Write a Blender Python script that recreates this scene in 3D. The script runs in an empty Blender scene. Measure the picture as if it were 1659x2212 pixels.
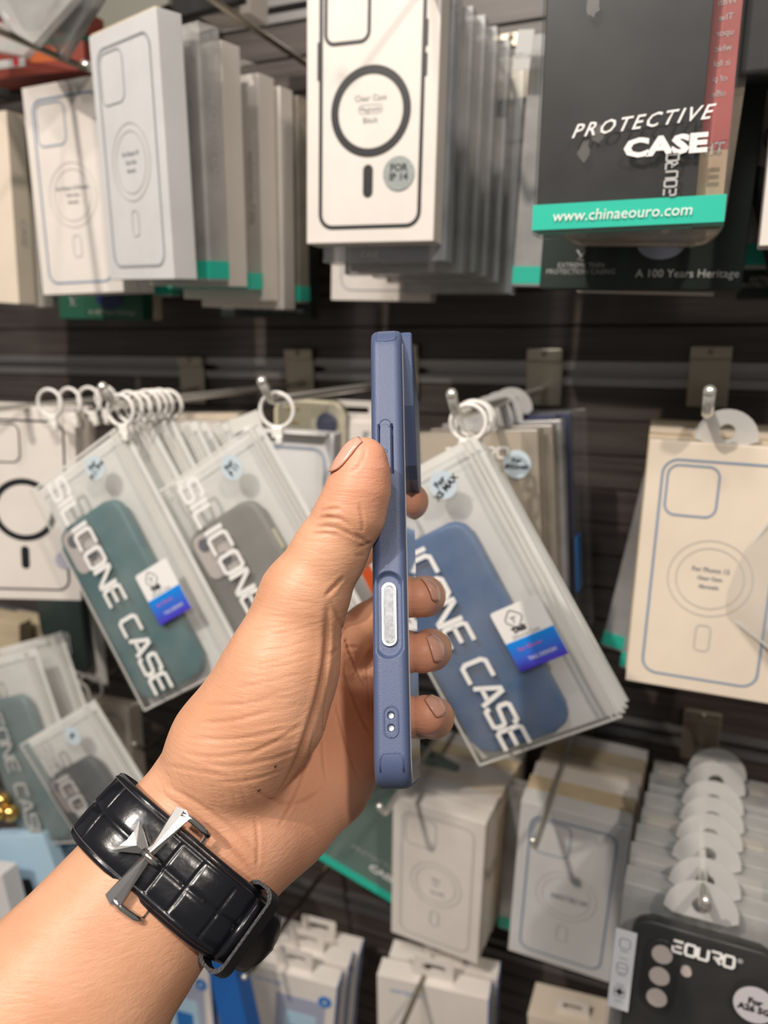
import bpy, bmesh, math, random
import numpy as np
from math import sin, cos, pi, radians, sqrt
from mathutils import Vector, Matrix, Euler

random.seed(7)
SC = bpy.context.scene
COL = SC.collection

# ---------------------------------------------------------------- camera
cam_data = bpy.data.cameras.new('camera')
cam = bpy.data.objects.new('camera', cam_data)
COL.objects.link(cam)
cam.location = (0, 0, 1.5)
cam.rotation_euler = (radians(90 - 12.8), 0, radians(22.5))
cam_data.sensor_fit = 'VERTICAL'
cam_data.sensor_height = 36.0
cam_data.lens = 1650.0 / 2212.0 * 36.0
cam_data.clip_start = 0.01
cam_data.dof.use_dof = True
cam_data.dof.focus_distance = 0.262
cam_data.dof.aperture_fstop = 9.5
SC.camera = cam

# ---------------------------------------------------------------- light
SC.view_settings.view_transform = 'Standard'
SC.view_settings.look = 'None'
SC.view_settings.gamma = 1
SC.view_settings.use_curve_mapping = False
SC.view_settings.exposure = 0.10
SC.cycles.use_denoising = True
SC.cycles.transparent_max_bounces = 24
SC.cycles.max_bounces = 8
SC.cycles.caustics_reflective = False
SC.cycles.caustics_refractive = False
SC.cycles.sample_clamp_indirect = 4.0

world = bpy.data.worlds.new('world')
SC.world = world
world.use_nodes = True
world.node_tree.nodes['Background'].inputs[0].default_value = (1.0, 0.93, 0.86, 1)
world.node_tree.nodes['Background'].inputs[1].default_value = 0.16

def lamp(name, loc, target, energy, color, size, spot=None, blend=0.6):
    d = bpy.data.lights.new(name, 'SPOT' if spot else 'AREA')
    d.energy = energy
    d.color = color
    if spot:
        d.spot_size = radians(spot)
        d.spot_blend = blend
        d.shadow_soft_size = size
    else:
        d.shape = 'DISK'
        d.size = size
    o = bpy.data.objects.new(name, d)
    COL.objects.link(o)
    o.location = loc
    o.rotation_euler = (Vector(target) - Vector(loc)).to_track_quat('-Z', 'Y').to_euler()
    return o

# recessed shop spotlights in the ceiling, behind and beside the viewer
lamp('ceiling_spot', (-0.60, -1.00, 2.80), (-0.1167, 0.2295, 1.4109), 104, (1.0, 0.88, 0.76), 0.025, 60)
lamp('ceiling_spot', (0.75, -0.75, 2.7), (-0.15, 0.6, 1.3), 62, (1.0, 0.89, 0.78), 0.05, 75)
lamp('ceiling_spot', (-0.30, -0.45, 2.9), (-0.25, 0.6, 0.95), 26, (1.0, 0.94, 0.88), 0.05, 75)
lamp('ceiling_panel', (-0.3, -0.9, 2.7), (-0.2, 0.7, 1.3), 8, (0.93, 0.96, 1.0), 0.7)

# ---------------------------------------------------------------- materials
def new_mat(name):
    m = bpy.data.materials.new(name)
    m.use_nodes = True
    nt = m.node_tree
    return m, nt, nt.nodes['Principled BSDF']

def plain(name, col, rough=0.5, metal=0.0, coat=0.0, noise=0.0, nscale=60, bump=0.0, bscale=400, spec=0.5):
    m, nt, b = new_mat(name)
    b.inputs['Base Color'].default_value = (*col, 1)
    b.inputs['Roughness'].default_value = rough
    b.inputs['Metallic'].default_value = metal
    b.inputs['Coat Weight'].default_value = coat
    b.inputs['Specular IOR Level'].default_value = spec
    tc = nt.nodes.new('ShaderNodeTexCoord')
    if noise:
        n = nt.nodes.new('ShaderNodeTexNoise'); n.inputs['Scale'].default_value = nscale
        n.inputs['Detail'].default_value = 4
        nt.links.new(tc.outputs['Object'], n.inputs['Vector'])
        r = nt.nodes.new('ShaderNodeMapRange')
        r.inputs['To Min'].default_value = 1 - noise; r.inputs['To Max'].default_value = 1 + noise * .5
        r.inputs['From Min'].default_value = .3; r.inputs['From Max'].default_value = .7
        nt.links.new(n.outputs['Fac'], r.inputs['Value'])
        mx = nt.nodes.new('ShaderNodeVectorMath'); mx.operation = 'SCALE'
        mx.inputs[0].default_value = col
        nt.links.new(r.outputs[0], mx.inputs['Scale'])
        nt.links.new(mx.outputs[0], b.inputs['Base Color'])
    if bump:
        n = nt.nodes.new('ShaderNodeTexNoise'); n.inputs['Scale'].default_value = bscale
        nt.links.new(tc.outputs['Object'], n.inputs['Vector'])
        bp = nt.nodes.new('ShaderNodeBump'); bp.inputs['Strength'].default_value = bump
        bp.inputs['Distance'].default_value = 0.0005
        nt.links.new(n.outputs['Fac'], bp.inputs['Height'])
        nt.links.new(bp.outputs[0], b.inputs['Normal'])
    return m

def film(name, col, cover, rough=0.3, gloss=0.12, trans_col=(1, 1, 1), noise=0.0):
    """thin plastic film: part clear, part milky, with a sheen on top"""
    m = bpy.data.materials.new(name); m.use_nodes = True
    nt = m.node_tree; nt.nodes.clear()
    out = nt.nodes.new('ShaderNodeOutputMaterial')
    tr = nt.nodes.new('ShaderNodeBsdfTransparent'); tr.inputs[0].default_value = (*trans_col, 1)
    df = nt.nodes.new('ShaderNodeBsdfDiffuse'); df.inputs[0].default_value = (*col, 1)
    tl = nt.nodes.new('ShaderNodeBsdfTranslucent'); tl.inputs[0].default_value = (*col, 1)
    m0 = nt.nodes.new('ShaderNodeMixShader'); m0.inputs[0].default_value = 0.16
    nt.links.new(df.outputs[0], m0.inputs[1]); nt.links.new(tl.outputs[0], m0.inputs[2])
    m1 = nt.nodes.new('ShaderNodeMixShader'); m1.inputs[0].default_value = cover
    nt.links.new(tr.outputs[0], m1.inputs[1]); nt.links.new(m0.outputs[0], m1.inputs[2])
    if noise:
        tc = nt.nodes.new('ShaderNodeTexCoord')
        n = nt.nodes.new('ShaderNodeTexNoise'); n.inputs['Scale'].default_value = 22; n.inputs['Detail'].default_value = 5
        nt.links.new(tc.outputs['Object'], n.inputs['Vector'])
        r = nt.nodes.new('ShaderNodeMapRange'); r.inputs['From Min'].default_value = .35; r.inputs['From Max'].default_value = .7
        r.inputs['To Min'].default_value = max(0, cover - noise); r.inputs['To Max'].default_value = min(1, cover + noise)
        nt.links.new(n.outputs['Fac'], r.inputs['Value']); nt.links.new(r.outputs[0], m1.inputs[0])
    gl = nt.nodes.new('ShaderNodeBsdfGlossy'); gl.inputs['Roughness'].default_value = rough
    m2 = nt.nodes.new('ShaderNodeMixShader')
    fr = nt.nodes.new('ShaderNodeLayerWeight'); fr.inputs['Blend'].default_value = 0.16
    mr = nt.nodes.new('ShaderNodeMapRange'); mr.inputs['To Min'].default_value = gloss * .5; mr.inputs['To Max'].default_value = min(1, gloss * 5)
    nt.links.new(fr.outputs['Fresnel'], mr.inputs['Value']); nt.links.new(mr.outputs[0], m2.inputs[0])
    nt.links.new(m1.outputs[0], m2.inputs[1]); nt.links.new(gl.outputs[0], m2.inputs[2])
    nt.links.new(m2.outputs[0], out.inputs[0])
    return m

# ---------------------------------------------------------------- helpers
def mesh_obj(name, verts, faces, mat=None, parent=None, smooth=False):
    me = bpy.data.meshes.new(name)
    me.from_pydata([tuple(v) for v in verts], [], faces)
    me.validate(); me.update()
    if smooth:
        me.polygons.foreach_set('use_smooth', [True] * len(me.polygons))
    o = bpy.data.objects.new(name, me)
    COL.objects.link(o)
    if mat: me.materials.append(mat)
    if parent: o.parent = parent
    return o

def bm_obj(name, bm, mat=None, parent=None, smooth=False):
    me = bpy.data.meshes.new(name)
    bm.normal_update(); bm.to_mesh(me); bm.free()
    if smooth:
        me.polygons.foreach_set('use_smooth', [True] * len(me.polygons))
    o = bpy.data.objects.new(name, me)
    COL.objects.link(o)
    if mat: me.materials.append(mat)
    if parent: o.parent = parent
    return o

def tag(o, label=None, cat=None, group=None, kind=None):
    if label: o['label'] = label
    if cat: o['category'] = cat
    if group: o['group'] = group
    if kind: o['kind'] = kind
    return o

def empty(name, loc=(0, 0, 0), rot=(0, 0, 0)):
    o = bpy.data.objects.new(name, None)
    o.empty_display_size = 0.01
    COL.objects.link(o)
    o.location = loc
    o.rotation_euler = [radians(a) for a in rot]
    return o

def tube_geo(pts, rad, n=12, closed=False, cap=True):
    """swept tube; rad a number or a list"""
    pts = [Vector(p) for p in pts]
    N = len(pts)
    rads = rad if isinstance(rad, (list, tuple)) else [rad] * N
    V = []; Fc = []
    up = None
    for i, p in enumerate(pts):
        if closed: t = pts[(i + 1) % N] - pts[i - 1]
        else: t = pts[min(i + 1, N - 1)] - pts[max(i - 1, 0)]
        t.normalize()
        if up is None:
            up = Vector((0, 0, 1)) if abs(t.z) < .9 else Vector((1, 0, 0))
        a = (up - t * up.dot(t)).normalized(); up = a
        b = t.cross(a)
        for k in range(n):
            an = 2 * pi * k / n
            V.append(p + (a * cos(an) + b * sin(an)) * rads[i])
    for i in range(N if closed else N - 1):
        j = (i + 1) % N
        for k in range(n):
            l = (k + 1) % n
            Fc.append((i * n + k, i * n + l, j * n + l, j * n + k))
    if cap and not closed:
        Fc.append(tuple(range(n))[::-1]); Fc.append(tuple((N - 1) * n + k for k in range(n)))
    return V, Fc

def tube(name, pts, rad, mat, parent=None, n=12, closed=False):
    V, Fc = tube_geo(pts, rad, n, closed)
    return mesh_obj(name, V, Fc, mat, parent, True)

def rrect(w, h, r, n=6, cx=0, cz=0):
    """rounded rectangle outline, counter clockwise from the front (x right, z up)"""
    out = []
    for (sx, sz, a0) in ((1, 1, 0), (-1, 1, 90), (-1, -1, 180), (1, -1, 270)):
        for k in range(n + 1):
            a = radians(a0 + 90 * k / n)
            out.append((cx + sx * (w / 2 - r) + r * cos(a), cz + sz * (h / 2 - r) + r * sin(a)))
    return out

def ring_print(name, outer, inner, y, mat, parent):
    n = len(outer)
    V = [(x, y, z) for x, z in outer] + [(x, y, z) for x, z in inner]
    Fc = [(i, (i + 1) % n, n + (i + 1) % n, n + i) for i in range(n)]
    return mesh_obj(name, V, Fc, mat, parent)

def flat_print(name, outline, y, mat, parent):
    return mesh_obj(name, [(x, y, z) for x, z in outline], [tuple(range(len(outline)))], mat, parent)

def slab(name, outline, y0, y1, mat, parent=None, bevel=0.0, smooth=False, seg=2):
    """solid plate with the outline in x,z between y0 (front) and y1"""
    n = len(outline)
    bm = bmesh.new()
    a = [bm.verts.new((x, y0, z)) for x, z in outline]
    b = [bm.verts.new((x, y1, z)) for x, z in outline]
    f0 = bm.faces.new(a); f1 = bm.faces.new(b[::-1])
    for i in range(n):
        bm.faces.new((a[i], b[i], b[(i + 1) % n], a[(i + 1) % n]))
    if bevel:
        es = list(f0.edges) + list(f1.edges)
        bmesh.ops.bevel(bm, geom=es, offset=bevel, segments=seg, affect='EDGES', profile=0.5)
    bmesh.ops.recalc_face_normals(bm, faces=bm.faces)
    return bm_obj(name, bm, mat, parent, smooth)

def boxm(name, w, d, h, mat, parent=None, loc=(0, 0, 0), bevel=0.0, seg=2):
    bm = bmesh.new()
    bmesh.ops.create_cube(bm, size=1)
    bmesh.ops.scale(bm, vec=(w, d, h), verts=bm.verts)
    bmesh.ops.translate(bm, vec=loc, verts=bm.verts)
    if bevel:
        bmesh.ops.bevel(bm, geom=list(bm.edges), offset=bevel, segments=seg, affect='EDGES', profile=0.5)
    return bm_obj(name, bm, mat, parent)

_txt = {}
def text(name, s, size, x, y, z, mat, parent, shear=0.0, bold=0.0, rot=0.0, align='CENTER', sx=1.0, space=1.0, face=(0, 0)):
    """flat lettering on the local front (facing -y); rot in degrees turns it in the plane"""
    key = (s, size, shear, bold, align, space)
    if key not in _txt:
        c = bpy.data.curves.new('lettering', 'FONT')
        c.body = s; c.size = size; c.shear = shear; c.offset = bold; c.align_x = align; c.align_y = 'CENTER'
        c.space_character = space; c.resolution_u = 2; c.space_line = 0.9
        o = bpy.data.objects.new('lettering', c)
        COL.objects.link(o)
        dg = bpy.context.evaluated_depsgraph_get()
        _txt[key] = bpy.data.meshes.new_from_object(o.evaluated_get(dg))
        bpy.data.objects.remove(o); bpy.data.curves.remove(c)
    me = _txt[key].copy()
    M = Matrix.Translation((x, y, z)) @ Matrix.Rotation(radians(face[0]), 4, 'Z') @ Matrix.Rotation(radians(rot), 4, 'Y') @ Matrix.Rotation(radians(90), 4, 'X') @ Matrix.Diagonal((sx, 1, 1, 1))
    me.transform(M)
    me.materials.clear(); me.materials.append(mat)
    o = bpy.data.objects.new(name, me)
    COL.objects.link(o); o.parent = parent
    return o

# squared stroke lettering (for the wide rounded capitals on the packs): strokes in a 1 x 1 cell
G = {
 'S': [[(1, .8), (1, .92), (.9, 1), (.1, 1), (0, .9), (0, .62), (.1, .53), (.9, .47), (1, .38), (1, .1), (.9, 0), (.1, 0), (0, .1), (0, .2)]],
 'I': [[(.08, 0), (.08, 1)]],
 'L': [[(0, 1), (0, .1), (.1, 0), (.95, 0)]],
 'C': [[(1, 1), (.15, 1), (0, .85), (0, .15), (.15, 0), (1, 0)]],
 'O': [[(.15, 0), (.85, 0), (1, .15), (1, .85), (.85, 1), (.15, 1), (0, .85), (0, .15), (.15, 0)]],
 'N': [[(0, 0), (0, 1), (.12, 1), (.88, 0), (1, 0), (1, 1)]],
 'E': [[(1, 1), (.12, 1), (0, .88), (0, .12), (.12, 0), (1, 0)], [(.0, .5), (.9, .5)]],
 'A': [[(0, 0), (.42, 1), (.58, 1), (1, 0)], [(.2, .3), (.8, .3)]],
 'U': [[(0, 1), (0, .12), (.12, 0), (.88, 0), (1, .12), (1, 1)]],
 'R': [[(0, 1), (.88, 1), (1, .9), (1, .58), (.88, .48), (.25, .48)], [(.45, .48), (1, 0)]],
 'Ē': [[(0, 1), (1, 1)], [(.25, .5), (.9, .5)], [(0, .5), (0, .12), (.12, 0), (1, 0)]],
}
def ribbon(pts, w):
    V = []; Fc = []
    P2 = [Vector((a, b)) for a, b in pts]
    closed = (P2[0] - P2[-1]).length < 1e-6
    if closed: P2 = P2[:-1]
    n = len(P2)
    for i in range(n):
        d1 = (P2[i] - P2[i - 1]) if (i > 0 or closed) else (P2[1] - P2[0])
        d2 = (P2[(i + 1) % n] - P2[i]) if (i < n - 1 or closed) else (P2[i] - P2[i - 1])
        d1.normalize(); d2.normalize()
        nn = Vector((-(d1 + d2).y, (d1 + d2).x)).normalized()
        k = 1 / max(.5, nn.dot(Vector((-d1.y, d1.x))))
        V.append(P2[i] + nn * w / 2 * k); V.append(P2[i] - nn * w / 2 * k)
    m = n if closed else n - 1
    for i in range(m):
        j = (i + 1) % n
        Fc.append((2 * i, 2 * i + 1, 2 * j + 1, 2 * j))
    return V, Fc
def strokes(name, s, cw, ch, gap, sw, x, y, z, rot, mat, parent):
    """lettering built from strokes; cell width cw, height ch; x,z start of baseline, rot degrees clockwise seen from the front"""
    V = []; Fc = []
    px = 0
    ca, sa = cos(radians(rot)), sin(radians(rot))
    for c in s:
        if c == ' ': px += cw * .75; continue
        wd = cw * (.16 if c == 'I' else 1)
        for st in G[c]:
            v, f = ribbon([(px + a * (cw if c != 'I' else cw), b * ch) for a, b in st], sw)
            o = len(V)
            for q in v:
                V.append((x + q.x * ca + q.y * sa, y, z - q.x * sa + q.y * ca))
            Fc += [tuple(o + i for i in ff) for ff in f]
        px += wd + gap
    return mesh_obj(name, V, Fc, mat, parent)


# ================================================================ the hand
def smin(a, b, k):
    h = np.clip(.5 + .5 * (b - a) / k, 0, 1)
    return b * (1 - h) + a * h - k * h * (1 - h)

def cone(p, a, b, ra, rb):
    ba = b - a
    pa = p - a
    t = np.clip((pa @ ba) / (ba @ ba), 0, 1)
    return np.linalg.norm(pa - t[:, None] * ba, axis=1) - (ra + (rb - ra) * t)

def chain(p, pts, k):
    d = None
    for (a, ra), (b, rb) in zip(pts[:-1], pts[1:]):
        c = cone(p, np.array(a), np.array(b), ra, rb)
        d = c if d is None else smin(d, c, k)
    return d

# joints (metres) and radii: every chain runs from the wrist outwards
FOREARM = [
 [((-0.1906, 0.1159, 1.2902), .0235), ((-0.1713, 0.1461, 1.3082), .0225), ((-0.1587, 0.1717, 1.3282), .0205), ((-0.1543, 0.1869, 1.3373), .0190), ((-0.1514, 0.1959, 1.3418), .0185)],
 [((-0.1802, 0.1171, 1.2778), .0235), ((-0.1582, 0.1491, 1.2983), .0225), ((-0.1489, 0.1729, 1.3162), .0200), ((-0.1405, 0.1892, 1.3233), .0188), ((-0.1370, 0.1986, 1.3288), .0185)],
]
THUMB = [((-0.1471, 0.1973, 1.3493), .0195), ((-0.1398, 0.2003, 1.3631), .0205), ((-0.1268, 0.2109, 1.3884), .0185), ((-0.1211, 0.2204, 1.4131), .0148),
         ((-0.1139, 0.2261, 1.4286), .0122), ((-0.1075, 0.2297, 1.4418), .0112), ((-0.1051, 0.2319, 1.4509), .0100), ((-0.1041, 0.2334, 1.4577), .0078), ((-0.1039, 0.2342, 1.4608), .0063)]
THENAR = [((-0.1405, 0.2009, 1.3577), .0190), ((-0.1280, 0.2060, 1.3752), .0185), ((-0.1239, 0.2129, 1.3918), .0155), ((-0.1243, 0.2202, 1.4043), .0120)]
RAYS = [
 [((-0.1496, 0.1968, 1.3334), .0165), ((-0.1422, 0.2357, 1.3620), .0135), ((-0.1416, 0.2733, 1.3965), .0110)],
 [((-0.1467, 0.1993, 1.3298), .0165), ((-0.1398, 0.2381, 1.3495), .0130), ((-0.1345, 0.2727, 1.3729), .0110)],
 [((-0.1435, 0.2002, 1.3282), .0165), ((-0.1330, 0.2363, 1.3399), .0135), ((-0.1265, 0.2688, 1.3527), .0110)],
 [((-0.1403, 0.2010, 1.3258), .0165), ((-0.1286, 0.2316, 1.3317), .0150), ((-0.1182, 0.2616, 1.3368), .0110)],
 [((-0.1385, 0.2011, 1.3234), .0170), ((-0.1294, 0.2177, 1.3259), .0165), ((-0.1204, 0.2389, 1.3294), .0130), ((-0.1167, 0.2572, 1.3343), .0110)],
]
FINGERS = [
 [((-0.1416, 0.2733, 1.3965), .0102), ((-0.1369, 0.2985, 1.4098), .0090), ((-0.1318, 0.3212, 1.4213), .0088), ((-0.1190, 0.3171, 1.4280), .0080), ((-0.1139, 0.3001, 1.4318), .0070)],
 [((-0.1345, 0.2727, 1.3729), .0104), ((-0.1292, 0.2934, 1.3760), .0092), ((-0.1225, 0.3118, 1.3809), .0092), ((-0.1034, 0.2957, 1.3917), .0082), ((-0.0985, 0.2739, 1.3986), .0078)],
 [((-0.1265, 0.2688, 1.3527), .0102), ((-0.1212, 0.2876, 1.3572), .0090), ((-0.1172, 0.3031, 1.3593), .0090), ((-0.0968, 0.2848, 1.3723), .0082), ((-0.0934, 0.2647, 1.3795), .0078)],
 [((-0.1182, 0.2616, 1.3368), .0098), ((-0.1144, 0.2765, 1.3364), .0084), ((-0.1106, 0.2887, 1.3348), .0084), ((-0.0904, 0.2707, 1.3495), .0078), ((-0.0876, 0.2523, 1.3602), .0074)],
]

def hand_sdf(p):
    arm = smin(chain(p, FOREARM[0], .002), chain(p, FOREARM[1], .002), .016)
    palm = None
    for r in RAYS:
        c = chain(p, r, .006)
        palm = c if palm is None else smin(palm, c, .009)
    th = smin(chain(p, THUMB, .004), chain(p, THENAR, .006), .006)
    d = smin(arm, palm, .014)
    d = smin(d, th, .0045)
    for i, f in enumerate(FINGERS):
        d = smin(d, chain(p, f, .003), .004)
    return d

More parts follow.
